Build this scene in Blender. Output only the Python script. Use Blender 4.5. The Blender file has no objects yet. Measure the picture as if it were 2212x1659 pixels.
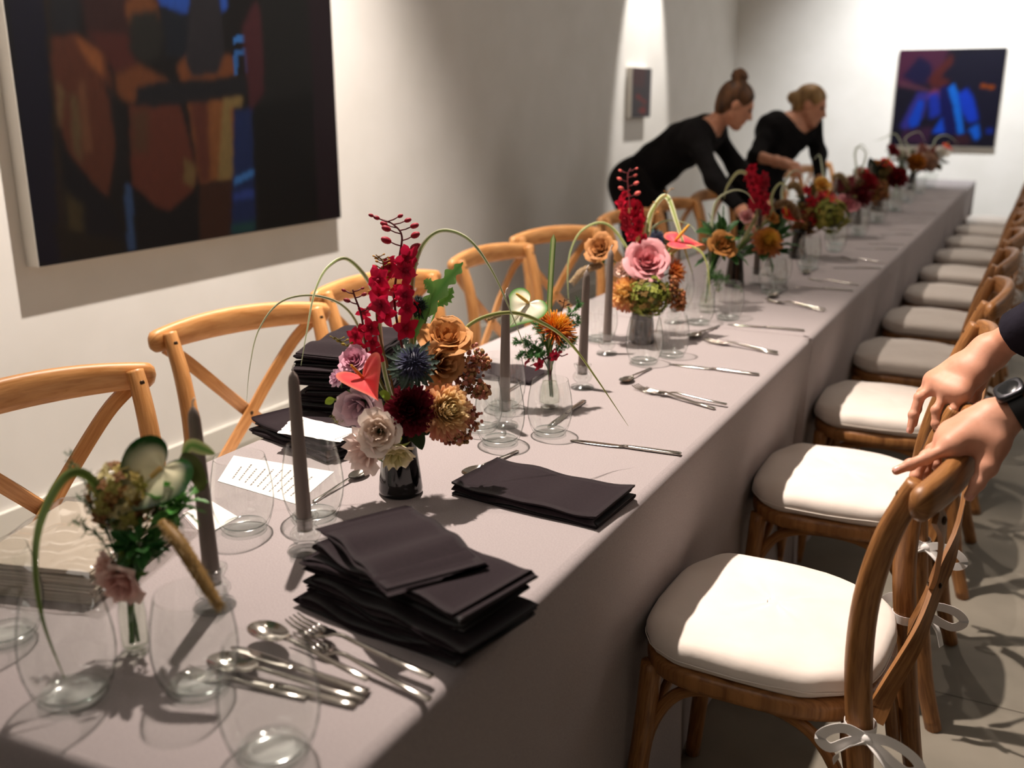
import bpy, math, random
import numpy as np
from mathutils import Vector, Matrix

PI = math.pi
scene = bpy.context.scene
COL = scene.collection
rnd = random.Random(7)

# ---------------------------------------------------------------- camera
F_PX, W_PX, H_PX = 2114.0, 2212.0, 1659.0
PITCH, YAW, CAM_Z = math.radians(16.2), math.radians(28.3), 1.40
cam_data = bpy.data.cameras.new('camera')
cam = bpy.data.objects.new('camera', cam_data)
COL.objects.link(cam)
cam.location = (0, 0, CAM_Z)
cam.rotation_euler = (PI / 2 - PITCH, 0, YAW)
cam_data.sensor_width = 36.0
cam_data.lens = 36.0 * F_PX / W_PX
cam_data.clip_start, cam_data.clip_end = 0.05, 60
cam_data.dof.use_dof = True
cam_data.dof.focus_distance = 1.78
cam_data.dof.aperture_fstop = 2.8
scene.camera = cam

# ---------------------------------------------------------------- world, light, exposure
scene.view_settings.view_transform = 'Standard'
scene.view_settings.look = 'None'
scene.view_settings.gamma = 1.0
scene.view_settings.use_curve_mapping = False
scene.view_settings.exposure = 0.5
scene.cycles.transparent_max_bounces = 40
scene.cycles.max_bounces = 12
scene.cycles.use_denoising = True
scene.cycles.sample_clamp_indirect = 4.0

world = bpy.data.worlds.new('world')
scene.world = world
world.use_nodes = True
world.node_tree.nodes['Background'].inputs[0].default_value = (0.9, 0.86, 0.8, 1)
world.node_tree.nodes['Background'].inputs[1].default_value = 0.02


def spot(name, loc, aim, watts, angle, blend=0.5, col=(1, 0.9, 0.78), radius=0.03):
    d = bpy.data.lights.new(name, 'SPOT')
    d.energy, d.spot_size, d.spot_blend, d.color, d.shadow_soft_size = watts, math.radians(angle), blend, col, radius
    o = bpy.data.objects.new(name, d)
    COL.objects.link(o)
    o.location = loc
    o.rotation_euler = (Vector(aim) - Vector(loc)).to_track_quat('-Z', 'Y').to_euler()
    return o


def area(name, loc, aim, watts, sx, sy, col=(1, 0.92, 0.84)):
    d = bpy.data.lights.new(name, 'AREA')
    d.shape = 'RECTANGLE'
    d.size, d.size_y, d.energy, d.color = sx, sy, watts, col
    o = bpy.data.objects.new(name, d)
    COL.objects.link(o)
    o.location = loc
    o.rotation_euler = (Vector(aim) - Vector(loc)).to_track_quat('-Z', 'Y').to_euler()
    return o


WARM = (1, 0.86, 0.76)
spot('track_spot_table', (-1.50, 2.02, 3.60), (-0.70, 1.85, 0.75), 520, 62, 0.8, WARM, 0.032)
for _y in (0.6, 1.35, 2.75, 3.45):
    spot('track_spot_table', (-1.50, _y, 3.60), (-0.85, _y + 0.1, 0.75), 7, 70, 0.6, WARM, 0.035)  # weak extra spots, added for highlights in the glassware
spot('track_spot_table', (-1.55, 4.60, 3.60), (-0.85, 4.3, 0.75), 95, 70, 0.7, WARM, 0.03)
spot('track_spot_table', (-1.55, 7.00, 3.60), (-0.85, 6.9, 0.75), 55, 70, 0.7, WARM, 0.03)
spot('track_spot_painting', (-1.75, 2.75, 3.75), (-2.9, 2.75, 0.95), 540, 80, 0.8, (1, 0.9, 0.82), 0.025)
spot('track_spot_small_painting', (-2.15, 7.45, 3.7), (-2.9, 7.5, 1.5), 330, 30, 0.45, (1, 0.95, 0.9), 0.025)
spot('track_spot_far_painting', (-0.75, 7.9, 3.7), (-0.80, 10.0, 1.3), 450, 80, 1.0, (0.96, 0.98, 1.0), 0.03)
area('soft_fill', (-1.0, -1.6, 3.6), (-0.9, 1.6, 0.8), 10, 2.0, 1.2, (1, 0.91, 0.83))  # added fill, no real fitting: lifts the camera-facing sides of the flowers
area('soft_fill', (1.8, 6.0, 3.6), (-0.5, 6.0, 0.6), 34, 1.2, 5.0, (1, 0.93, 0.86))  # added fill from the aisle side, lightens the hanging cloth

# ---------------------------------------------------------------- pixel rays to world points
_f = Vector((-math.sin(YAW) * math.cos(PITCH), math.cos(YAW) * math.cos(PITCH), -math.sin(PITCH)))
_r = Vector((math.cos(YAW), math.sin(YAW), 0))
_u = _r.cross(_f)
EYE = Vector((0, 0, CAM_Z))


def ray(px, py):
    return _r * ((px - W_PX / 2) / F_PX) - _u * ((py - H_PX / 2) / F_PX) + _f


def on_z(px, py, z=0.75):
    d = ray(px, py)
    return EYE + d * ((z - CAM_Z) / d.z)


def on_x(px, py, x):
    d = ray(px, py)
    return EYE + d * (x / d.x)


def on_y(px, py, y):
    d = ray(px, py)
    return EYE + d * (y / d.y)


def at_depth(px, py, dep):
    return EYE + ray(px, py) * dep


def depth_of(p):
    return (Vector(p) - EYE).dot(_f)


# ---------------------------------------------------------------- mesh building
class MB:
    """collects shapes and links them as one mesh object"""

    def __init__(self):
        self.v, self.f, self.m, self.c, self.uv = [], [], [], [], []
        self.col = (1, 1, 1)

    def add(self, verts, faces, mi=0, cols=None, uvs=None):
        o = len(self.v)
        self.v.extend([tuple(p) for p in verts])
        self.c.extend(cols if cols is not None else [self.col] * len(verts))
        self.uv.extend(uvs if uvs is not None else [(0, 0)] * len(verts))
        self.f.extend([tuple(i + o for i in f) for f in faces])
        self.m.extend([mi] * len(faces))

    def box(self, lo, hi, mi=0):
        x0, y0, z0 = lo
        x1, y1, z1 = hi
        v = [(x0, y0, z0), (x1, y0, z0), (x1, y1, z0), (x0, y1, z0), (x0, y0, z1), (x1, y0, z1), (x1, y1, z1), (x0, y1, z1)]
        self.add(v, [(0, 3, 2, 1), (4, 5, 6, 7), (0, 1, 5, 4), (1, 2, 6, 5), (2, 3, 7, 6), (3, 0, 4, 7)], mi)

    def sweep(self, path, prof, scale=None, up=None, cap=True, mi=0, cols=None, closed=True):
        path = [Vector(p) for p in path]
        n, k = len(path), len(prof)
        if scale is None:
            scale = [1.0] * n
        verts, cc, uvs = [], [], []
        nrm = Vector(up) if up is not None else None
        run = 0.0
        for i in range(n):
            t = (path[min(i + 1, n - 1)] - path[max(i - 1, 0)]).normalized()
            if nrm is None:
                a = Vector((0, 0, 1)) if abs(t.z) < 0.9 else Vector((1, 0, 0))
                nrm = (a - t * a.dot(t)).normalized()
            base = Vector(up) if up is not None else nrm
            nv = base - t * base.dot(t)
            if nv.length < 1e-5:
                nv = nrm - t * nrm.dot(t)
            nv.normalize()
            nrm = nv
            b = t.cross(nv)
            s = scale[i]
            sa, sb = (s if isinstance(s, (tuple, list)) else (s, s))
            if i:
                run += (path[i] - path[i - 1]).length
            for j, (pa, pb) in enumerate(prof):
                verts.append(path[i] + nv * (pa * sa) + b * (pb * sb))
                uvs.append((j / k, run))
                if cols is not None:
                    c = cols[i]
                    cc.append(c[j] if isinstance(c[0], (tuple, list)) else c)
        faces = []
        for i in range(n - 1):
            for j in range(k if closed else k - 1):
                j2 = (j + 1) % k
                faces.append((i * k + j, i * k + j2, (i + 1) * k + j2, (i + 1) * k + j))
        if cap and closed:
            faces.append(tuple(range(k - 1, -1, -1)))
            faces.append(tuple((n - 1) * k + j for j in range(k)))
        self.add(verts, faces, mi, cc if cols is not None else None, uvs)

    def tube(self, path, r, seg=8, mi=0, cols=None, up=None, cap=True):
        prof = [(math.cos(2 * PI * j / seg), math.sin(2 * PI * j / seg)) for j in range(seg)]
        n = len(path)
        rr = r if isinstance(r, (list, tuple)) else [r] * n
        self.sweep(path, prof, list(rr), up, cap, mi, cols)

    def lathe(self, prof, seg=24, mi=0, center=(0, 0, 0), cols=None, M=None, cap=True):
        cx, cy, cz = center
        verts, faces, cc = [], [], []
        for i, (r, z) in enumerate(prof):
            for j in range(seg):
                a = 2 * PI * j / seg
                p = Vector((cx + r * math.cos(a), cy + r * math.sin(a), cz + z))
                verts.append(M @ p if M else p)
                if cols:
                    cc.append(cols[i])
        n = len(prof)
        for i in range(n - 1):
            for j in range(seg):
                j2 = (j + 1) % seg
                faces.append((i * seg + j, i * seg + j2, (i + 1) * seg + j2, (i + 1) * seg + j))
        if cap:
            if prof[0][0] > 1e-6:
                faces.append(tuple(range(seg - 1, -1, -1)))
            if prof[-1][0] > 1e-6:
                faces.append(tuple((n - 1) * seg + j for j in range(seg)))
        self.add(verts, faces, mi, cc or None)

    def ball(self, c, r, seg=10, rings=7, mi=0, col=None, M=None):
        rx, ry, rz = r if isinstance(r, (tuple, list)) else (r, r, r)
        c = Vector(c)
        verts, faces = [], []
        for i in range(rings + 1):
            t = PI * i / rings
            for j in range(seg):
                a = 2 * PI * j / seg
                p = Vector((rx * math.sin(t) * math.cos(a), ry * math.sin(t) * math.sin(a), rz * math.cos(t)))
                verts.append(c + (M @ p if M else p))
        for i in range(rings):
            for j in range(seg):
                j2 = (j + 1) % seg
                faces.append((i * seg + j, (i + 1) * seg + j, (i + 1) * seg + j2, i * seg + j2))
        self.add(verts, faces, mi, [col] * len(verts) if col else None)

    def rings(self, rings, mi=0, cap0=True, cap1=True, cols=None):
        k = len(rings[0])
        verts = [p for r in rings for p in r]
        faces = []
        for i in range(len(rings) - 1):
            for j in range(k):
                j2 = (j + 1) % k
                faces.append((i * k + j, i * k + j2, (i + 1) * k + j2, (i + 1) * k + j))
        if cap0:
            faces.append(tuple(range(k - 1, -1, -1)))
        if cap1:
            faces.append(tuple((len(rings) - 1) * k + j for j in range(k)))
        self.add(verts, faces, mi, cols)

    def patch(self, pts, nu, nv, mi=0, cols=None, uvs=None):
        """pts row-major, nv rows of nu"""
        faces = [(j * nu + i, j * nu + i + 1, (j + 1) * nu + i + 1, (j + 1) * nu + i) for j in range(nv - 1) for i in range(nu - 1)]
        self.add(pts, faces, mi, cols, uvs)

    def build(self, name, mats, parent=None, smooth=True, world_root=None, auto=None):
        me = bpy.data.meshes.new(name)
        v = self.v
        if world_root is not None:
            w = Vector(world_root)
            v = [(p[0] - w.x, p[1] - w.y, p[2] - w.z) for p in v]
        me.from_pydata(v, [], self.f)
        if not isinstance(mats, (list, tuple)):
            mats = [mats]
        for m in mats:
            me.materials.append(m)
        n = len(me.polygons)
        me.polygons.foreach_set('material_index', self.m)
        me.polygons.foreach_set('use_smooth', [smooth] * n)
        ca = me.color_attributes.new('Col', 'FLOAT_COLOR', 'POINT')
        arr = np.ones((len(v), 4), dtype=np.float32)
        arr[:, :3] = np.array(self.c, dtype=np.float32).reshape(-1, 3)
        ca.data.foreach_set('color', arr.ravel())
        ul = me.uv_layers.new(name='UVMap')
        li = np.zeros(len(me.loops), dtype=np.int32)
        me.loops.foreach_get('vertex_index', li)
        ul.data.foreach_set('uv', np.array(self.uv, dtype=np.float32)[li].ravel())
        me.update()
        if auto is not None:
            me.set_sharp_from_angle(angle=math.radians(auto))
        o = bpy.data.objects.new(name, me)
        COL.objects.link(o)
        if parent is not None:
            o.parent = parent
        return o


def bez(p0, p1, p2, p3, n=12):
    p0, p1, p2, p3 = map(Vector, (p0, p1, p2, p3))
    out = []
    for i in range(n + 1):
        t = i / n
        out.append(p0 * (1 - t) ** 3 + p1 * 3 * t * (1 - t) ** 2 + p2 * 3 * t * t * (1 - t) + p3 * t ** 3)
    return out


def smooth_path(pts, n=6):
    """Catmull-Rom through the points"""
    pts = [Vector(p) for p in pts]
    q = [pts[0] * 2 - pts[1]] + pts + [pts[-1] * 2 - pts[-2]]
    out = []
    for i in range(1, len(q) - 2):
        a, b, c, d = q[i - 1], q[i], q[i + 1], q[i + 2]
        for k in range(n):
            t = k / n
            out.append(0.5 * ((2 * b) + (c - a) * t + (2 * a - 5 * b + 4 * c - d) * t * t + (3 * b - a - 3 * c + d) * t ** 3))
    out.append(pts[-1])
    return out


def lerp(a, b, t):
    return a + (b - a) * t


def mix(c1, c2, t):
    t = max(0.0, min(1.0, t))
    return tuple(lerp(a, b, t) for a, b in zip(c1, c2))


def s(r, g, b):
    """sRGB 0-255 to linear"""
    def f(c):
        c /= 255.0
        return c / 12.92 if c <= 0.04045 else ((c + 0.055) / 1.055) ** 2.4
    return (f(r), f(g), f(b))


# ---------------------------------------------------------------- naming
def thing(name, label, cat, loc=(0, 0, 0), rot=0.0, group=None):
    o = bpy.data.objects.new(name, None)
    COL.objects.link(o)
    o.location = loc
    o.rotation_euler = (0, 0, rot)
    o['label'], o['category'] = label, cat
    if group:
        o['group'] = group
    return o


def tag(o, label, cat, group=None, kind=None):
    o['label'], o['category'] = label, cat
    if group:
        o['group'] = group
    if kind:
        o['kind'] = kind
    return o


def struct(o, label=None):
    o['kind'] = 'structure'
    if label:
        o['label'] = label
    return o


def dup(root, loc, rot=0.0, label=None, group=None):
    r = root.copy()
    COL.objects.link(r)
    r.location = loc
    r.rotation_euler = (0, 0, rot)
    if label:
        r['label'] = label
    if group:
        r['group'] = group
    for ch in list(root.children):
        c = ch.copy()
        COL.objects.link(c)
        c.parent = r
        for g in list(ch.children):
            d = g.copy()
            COL.objects.link(d)
            d.parent = c
    return r


# ---------------------------------------------------------------- materials
def pmat(name, col, rough=0.5, metal=0.0, spec=0.5, sheen=0.0, coat=0.0, sss=0.0):
    m = bpy.data.materials.new(name)
    m.use_nodes = True
    b = m.node_tree.nodes['Principled BSDF']
    b.inputs['Base Color'].default_value = (*col, 1)
    b.inputs['Roughness'].default_value = rough
    b.inputs['Metallic'].default_value = metal
    b.inputs['Specular IOR Level'].default_value = spec
    b.inputs['Sheen Weight'].default_value = sheen
    b.inputs['Coat Weight'].default_value = coat
    if sss:
        b.inputs['Subsurface Weight'].default_value = sss
        b.inputs['Subsurface Radius'].default_value = (0.012, 0.005, 0.003)
    return m


def nodes(m):
    nt = m.node_tree
    return nt, nt.nodes, nt.links, nt.nodes['Principled BSDF']


def noise_vary(m, c1, c2, scale=5.0, detail=4.0, coord='Object', stretch=(1, 1, 1), bump=0.0, bscale=None, dist=0.002, lo=0.35, hi=0.65):
    """two-colour noise and an optional fine bump"""
    nt, N, L, b = nodes(m)
    tc = N.new('ShaderNodeTexCoord')
    mp = N.new('ShaderNodeMapping')
    mp.inputs['Scale'].default_value = stretch
    L.new(tc.outputs[coord], mp.inputs[0])
    t = N.new('ShaderNodeTexNoise')
    t.inputs['Scale'].default_value = scale
    t.inputs['Detail'].default_value = detail
    L.new(mp.outputs[0], t.inputs['Vector'])
    r = N.new('ShaderNodeValToRGB')
    r.color_ramp.elements[0].position, r.color_ramp.elements[1].position = lo, hi
    r.color_ramp.elements[0].color, r.color_ramp.elements[1].color = (*c1, 1), (*c2, 1)
    L.new(t.outputs[0], r.inputs[0])
    L.new(r.outputs[0], b.inputs['Base Color'])
    if bump:
        t2 = N.new('ShaderNodeTexNoise')
        t2.inputs['Scale'].default_value = bscale or scale * 8
        t2.inputs['Detail'].default_value = 3
        L.new(mp.outputs[0], t2.inputs['Vector'])
        bp = N.new('ShaderNodeBump')
        bp.inputs['Strength'].default_value = bump
        bp.inputs['Distance'].default_value = dist
        L.new(t2.outputs[0], bp.inputs['Height'])
        L.new(bp.outputs[0], b.inputs['Normal'])
    return m


M_WALL = noise_vary(pmat('wall_paint', s(236, 232, 226), 0.9, spec=0.2), s(233, 229, 222), s(239, 235, 229), 3.0, 3.0, bump=0.06, bscale=220, dist=0.001)
M_CEIL = pmat('ceiling_paint', s(225, 222, 216), 0.9)
M_TRIM = pmat('baseboard_paint', s(232, 228, 218), 0.5)
M_CONC = noise_vary(pmat('polished_concrete', (0.3, 0.28, 0.25), 0.55, spec=0.3), s(114, 109, 98), s(148, 141, 128), 2.2, 8.0, bump=0.08, bscale=60, dist=0.001, lo=0.3, hi=0.7)


def wood(name, dark, light, rough=0.42):
    m = pmat(name, light, rough, spec=0.4, coat=0.15)
    nt, N, L, b = nodes(m)
    b.inputs['Coat Roughness'].default_value = 0.35
    tc = N.new('ShaderNodeTexCoord')
    oi = N.new('ShaderNodeObjectInfo')
    mp = N.new('ShaderNodeMapping')
    mp.inputs['Scale'].default_value = (7.0, 5.0, 1.0)
    L.new(tc.outputs['UV'], mp.inputs[0])
    ad = N.new('ShaderNodeVectorMath')
    ad.operation = 'ADD'
    L.new(mp.outputs[0], ad.inputs[0])
    mu = N.new('ShaderNodeVectorMath')
    mu.operation = 'SCALE'
    mu.inputs[0].default_value = (13, 7, 3)
    L.new(oi.outputs['Random'], mu.inputs['Scale'])
    L.new(mu.outputs[0], ad.inputs[1])
    t = N.new('ShaderNodeTexNoise')
    t.inputs['Scale'].default_value = 3.0
    t.inputs['Detail'].default_value = 6
    t.inputs['Distortion'].default_value = 0.6
    L.new(ad.outputs[0], t.inputs['Vector'])
    t2 = N.new('ShaderNodeTexNoise')
    mp2 = N.new('ShaderNodeMapping')
    mp2.inputs['Scale'].default_value = (60, 4, 1)
    L.new(tc.outputs['UV'], mp2.inputs[0])
    t2.inputs['Scale'].default_value = 2.0
    t2.inputs['Detail'].default_value = 4
    L.new(mp2.outputs[0], t2.inputs['Vector'])
    mx = N.new('ShaderNodeMath')
    mx.operation = 'ADD'
    m2 = N.new('ShaderNodeMath')
    m2.operation = 'MULTIPLY'
    m2.inputs[1].default_value = 0.35
    L.new(t2.outputs[0], m2.inputs[0])
    L.new(t.outputs[0], mx.inputs[0])
    L.new(m2.outputs[0], mx.inputs[1])
    r = N.new('ShaderNodeValToRGB')
    r.color_ramp.elements[0].position, r.color_ramp.elements[1].position = 0.5, 0.82
    r.color_ramp.elements[0].color, r.color_ramp.elements[1].color = (*dark, 1), (*light, 1)
    L.new(mx.outputs[0], r.inputs[0])
    L.new(r.outputs[0], b.inputs['Base Color'])
    bp = N.new('ShaderNodeBump')
    bp.inputs['Strength'].default_value = 0.12
    bp.inputs['Distance'].default_value = 0.001
    L.new(t2.outputs[0], bp.inputs['Height'])
    L.new(bp.outputs[0], b.inputs['Normal'])
    return m


M_WOOD = wood('chair_wood_shaded', s(122, 78, 40), s(170, 118, 68))  # aisle chairs: same wood, their dimmer light put into a darker colour
M_WOOD_LIT = wood('chair_wood_lit', s(186, 126, 68), s(212, 155, 96))  # wall-side chairs: same wood, their stronger light put into a paler colour
M_SCREW = pmat('bronze_screw', s(70, 52, 36), 0.4, 0.8)
M_CUSH = noise_vary(pmat('cushion_canvas', s(236, 226, 216), 0.95, spec=0.1, sheen=0.2), s(232, 222, 212), s(240, 231, 222), 8, 3, bump=0.25, bscale=30, dist=0.004)
M_RIBBON = pmat('white_cotton_tie', s(240, 236, 232), 0.9)
M_CLOTH = noise_vary(pmat('grey_linen', s(178, 166, 164), 0.95, spec=0.1, sheen=0.15), s(149, 141, 141), s(165, 156, 156), 420, 2, bump=0.5, bscale=700, dist=0.0006, lo=0.3, hi=0.7)
M_NAPKIN = noise_vary(pmat('aubergine_cotton', s(52, 40, 46), 0.9, spec=0.15, sheen=0.1), s(27, 17, 22), s(35, 24, 29), 300, 2, bump=0.25, bscale=500, dist=0.0006)
M_STEEL = pmat('polished_steel', s(200, 195, 188), 0.14, 1.0)
M_WAX = pmat('taupe_wax', s(126, 114, 107), 0.45, spec=0.4, sss=0.1)
M_WICK = pmat('white_wick', s(235, 230, 222), 0.9)
M_PAPER = pmat('white_card', s(245, 240, 234), 0.85)
M_INK = pmat('grey_ink', s(128, 121, 116), 0.9)
M_BLACKGLASS = pmat('black_vase_glass', s(16, 15, 16), 0.08, spec=0.6)
M_GREYGLASS = pmat('smoked_vase_glass', s(62, 58, 60), 0.1, spec=0.6)


def glass(name, tint=(0.982, 0.99, 0.986), edge=(0.12, 0.165, 0.15), refl=1.0, base=0.045, rough=0.05):
    """thin clear glass: transparent with a Fresnel reflection, darker where the wall is seen edge-on"""
    m = bpy.data.materials.new(name)
    m.use_nodes = True
    nt = m.node_tree
    N, L = nt.nodes, nt.links
    N.clear()
    out = N.new('ShaderNodeOutputMaterial')
    tr = N.new('ShaderNodeBsdfTransparent')
    gl = N.new('ShaderNodeBsdfGlossy')
    gl.inputs['Roughness'].default_value = rough
    gl.inputs['Color'].default_value = (refl, refl, refl, 1)
    lw = N.new('ShaderNodeLayerWeight')
    lw.inputs['Blend'].default_value = 0.5
    rp = N.new('ShaderNodeValToRGB')
    rp.color_ramp.elements[0].position, rp.color_ramp.elements[1].position = 0.76, 1.0
    rp.color_ramp.elements[0].color, rp.color_ramp.elements[1].color = (*tint, 1), (*edge, 1)
    L.new(lw.outputs['Facing'], rp.inputs[0])
    L.new(rp.outputs[0], tr.inputs[0])
    pw = N.new('ShaderNodeMath')
    pw.operation = 'POWER'
    pw.inputs[1].default_value = 6.0
    L.new(lw.outputs['Facing'], pw.inputs[0])
    fr = N.new('ShaderNodeMath')
    fr.operation = 'MULTIPLY_ADD'
    fr.inputs[1].default_value = 0.22
    fr.inputs[2].default_value = base
    L.new(pw.outputs[0], fr.inputs[0])
    mx = N.new('ShaderNodeMixShader')
    L.new(fr.outputs[0], mx.inputs[0])
    L.new(tr.outputs[0], mx.inputs[1])
    L.new(gl.outputs[0], mx.inputs[2])
    L.new(mx.outputs[0], out.inputs[0])
    return m


M_GLASS = glass('thin_clear_glass')
M_FILM = glass('clear_film', (0.86, 0.85, 0.84), (0.7, 0.7, 0.7), 0.9, 0.10)
M_PACK = pmat('cream_paper', s(206, 196, 180), 0.9)


M_PRESSED = glass('pressed_glass', (0.95, 0.965, 0.96), (0.22, 0.25, 0.24), 1.0, 0.12, 0.10)


def attr_mat(name, rough=0.55, trans=0.25, spec=0.3, vary=0.0):
    """colour comes from the mesh colour attribute (petals, leaves, paintings)"""
    m = pmat(name, (0.5, 0.5, 0.5), rough, spec=spec)
    nt, N, L, b = nodes(m)
    a = N.new('ShaderNodeAttribute')
    a.attribute_name = 'Col'
    src = a.outputs['Color']
    L.new(src, b.inputs['Base Color'])
    if trans:
        t = N.new('ShaderNodeBsdfTranslucent')
        L.new(src, t.inputs['Color'])
        mx = N.new('ShaderNodeMixShader')
        mx.inputs[0].default_value = trans
        L.new(b.outputs[0], mx.inputs[1])
        L.new(t.outputs[0], mx.inputs[2])
        L.new(mx.outputs[0], N['Material Output'].inputs[0])
    return m


M_PETAL = attr_mat('petal', 0.6, 0.25, 0.2)
M_WAXY = attr_mat('waxy_spathe', 0.25, 0.12, 0.5)
M_LEAF = attr_mat('leaf', 0.45, 0.2, 0.4)
M_TWIG = attr_mat('stem_and_berry', 0.55, 0.0, 0.3)
M_PAINT = attr_mat('oil_paint', 0.45, 0.0, 0.25)
M_CANVAS = pmat('primed_canvas', s(226, 220, 210), 0.9)

# ================================================================ the room
WX, WY, ZC = -2.88, 10.0, 4.0        # wall planes
RX, FY = 4.2, -3.5


def slab(name, lo, hi, m, label=None):
    b = MB()
    b.box(lo, hi)
    return struct(b.build(name, m, smooth=False), label)


slab('floor', (WX - 0.1, FY - 0.1, -0.1), (RX + 0.1, WY + 0.1, 0.0), M_CONC)
slab('ceiling', (WX - 0.1, FY - 0.1, ZC), (RX + 0.1, WY + 0.1, ZC + 0.1), M_CEIL)
slab('wall_left', (WX - 0.1, FY - 0.1, 0.0), (WX, WY + 0.1, ZC), M_WALL)
slab('wall_back', (WX, WY, 0.0), (RX, WY + 0.1, ZC), M_WALL)
slab('wall_right', (RX, FY - 0.1, 0.0), (RX + 0.1, WY + 0.1, ZC), M_WALL)
slab('wall_front', (WX, FY - 0.1, 0.0), (RX, FY, ZC), M_WALL)
slab('baseboard_left', (WX, FY, 0.0), (WX + 0.016, WY, 0.10), M_TRIM)
slab('baseboard_back', (WX + 0.016, WY - 0.016, 0.0), (RX, WY, 0.10), M_TRIM)
# a saw-cut control joint across the slab
b = MB()
j0, j1 = on_z(1906, 1466, 0.0), on_z(2212, 1541, 0.0)
dj = (j1 - j0).normalized()
pj = Vector((-dj.y, dj.x, 0)) * 0.002
a0, a1 = j0 - dj * 1.6, j1 + dj * 1.4
b.add([a0 - pj + Vector((0, 0, .0006)), a1 - pj + Vector((0, 0, .0006)), a1 + pj + Vector((0, 0, .0006)), a0 + pj + Vector((0, 0, .0006))], [(0, 1, 2, 3)])
struct(b.build('trim_1', pmat('joint_filler', s(92, 86, 76), 0.9), smooth=False), 'thin dark joint line in the concrete floor')


# ---------------------------------------------------------------- paintings
def raster(poly_list, bg, a0, a1, b0, b1, na, nb, gain=0.24, sat=0.9):
    """soft-edged colour patches on an (a, b) grid: list of (polygon, colour, blur cells)"""
    A, B = np.meshgrid(np.linspace(a0, a1, na), np.linspace(b0, b1, nb))
    img = np.ones((nb, na, 3)) * np.array(bg)
    for poly, col, blur in poly_list:
        inside = np.zeros((nb, na), bool)
        n = len(poly)
        for i in range(n):
            x1, y1 = poly[i]
            x2, y2 = poly[(i + 1) % n]
            if abs(y2 - y1) < 1e-9:
                continue
            c = ((y1 > B) != (y2 > B)) & (A < (x2 - x1) * (B - y1) / (y2 - y1) + x1)
            inside ^= c
        mk = inside.astype(float)
        for _ in range(blur):
            p = np.pad(mk, 1, mode='edge')
            mk = (p[1:-1, 1:-1] * 2 + p[:-2, 1:-1] + p[2:, 1:-1] + p[1:-1, :-2] + p[1:-1, 2:]) / 6
        img = img * (1 - mk[..., None]) + np.array(col) * mk[..., None]
    r = np.random.RandomState(3)
    streak = r.rand(nb, na)
    for _ in range(3):
        streak = (streak + np.roll(streak, 1, 0)) / 2
    img *= (0.86 + 0.28 * streak)[..., None]
    grey = img.mean(-1, keepdims=True)
    img = (grey + (img - grey) * sat) * gain
    return A, B, img


def art_mesh(name, A, B, img, put, parent):
    nb, na = A.shape
    m = MB()
    pts = [put(A[j, i], B[j, i]) for j in range(nb) for i in range(na)]
    m.patch(pts, na, nb, 0, [tuple(img[j, i]) for j in range(nb) for i in range(na)])
    return m.build(name, M_PAINT, parent)


def bordered(rootname, label, lo, hi, axis, loc):
    root = thing(rootname, label, 'painting', loc)
    m = MB()
    m.box(tuple(lo[i] - loc[i] for i in range(3)), tuple(hi[i] - loc[i] for i in range(3)))
    o = m.build('stretched_canvas', M_CANVAS, root, smooth=False)
    return root


# large figure painting on the left wall
PX = WX + 0.062
ya, yb, za, zb = 2.028, 3.590, 0.882, 2.36
root = bordered('figure_painting', 'large dark painting of standing figures in orange shirts on long white wall', (WX + 0.002, ya, za), (PX, yb, zb), 0, (WX, (ya + yb) / 2, za))


def yz(*px):
    out = []
    for p in px:
        q = on_x(p[0], p[1], PX)
        out.append((q.y, q.z))
    return out


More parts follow.
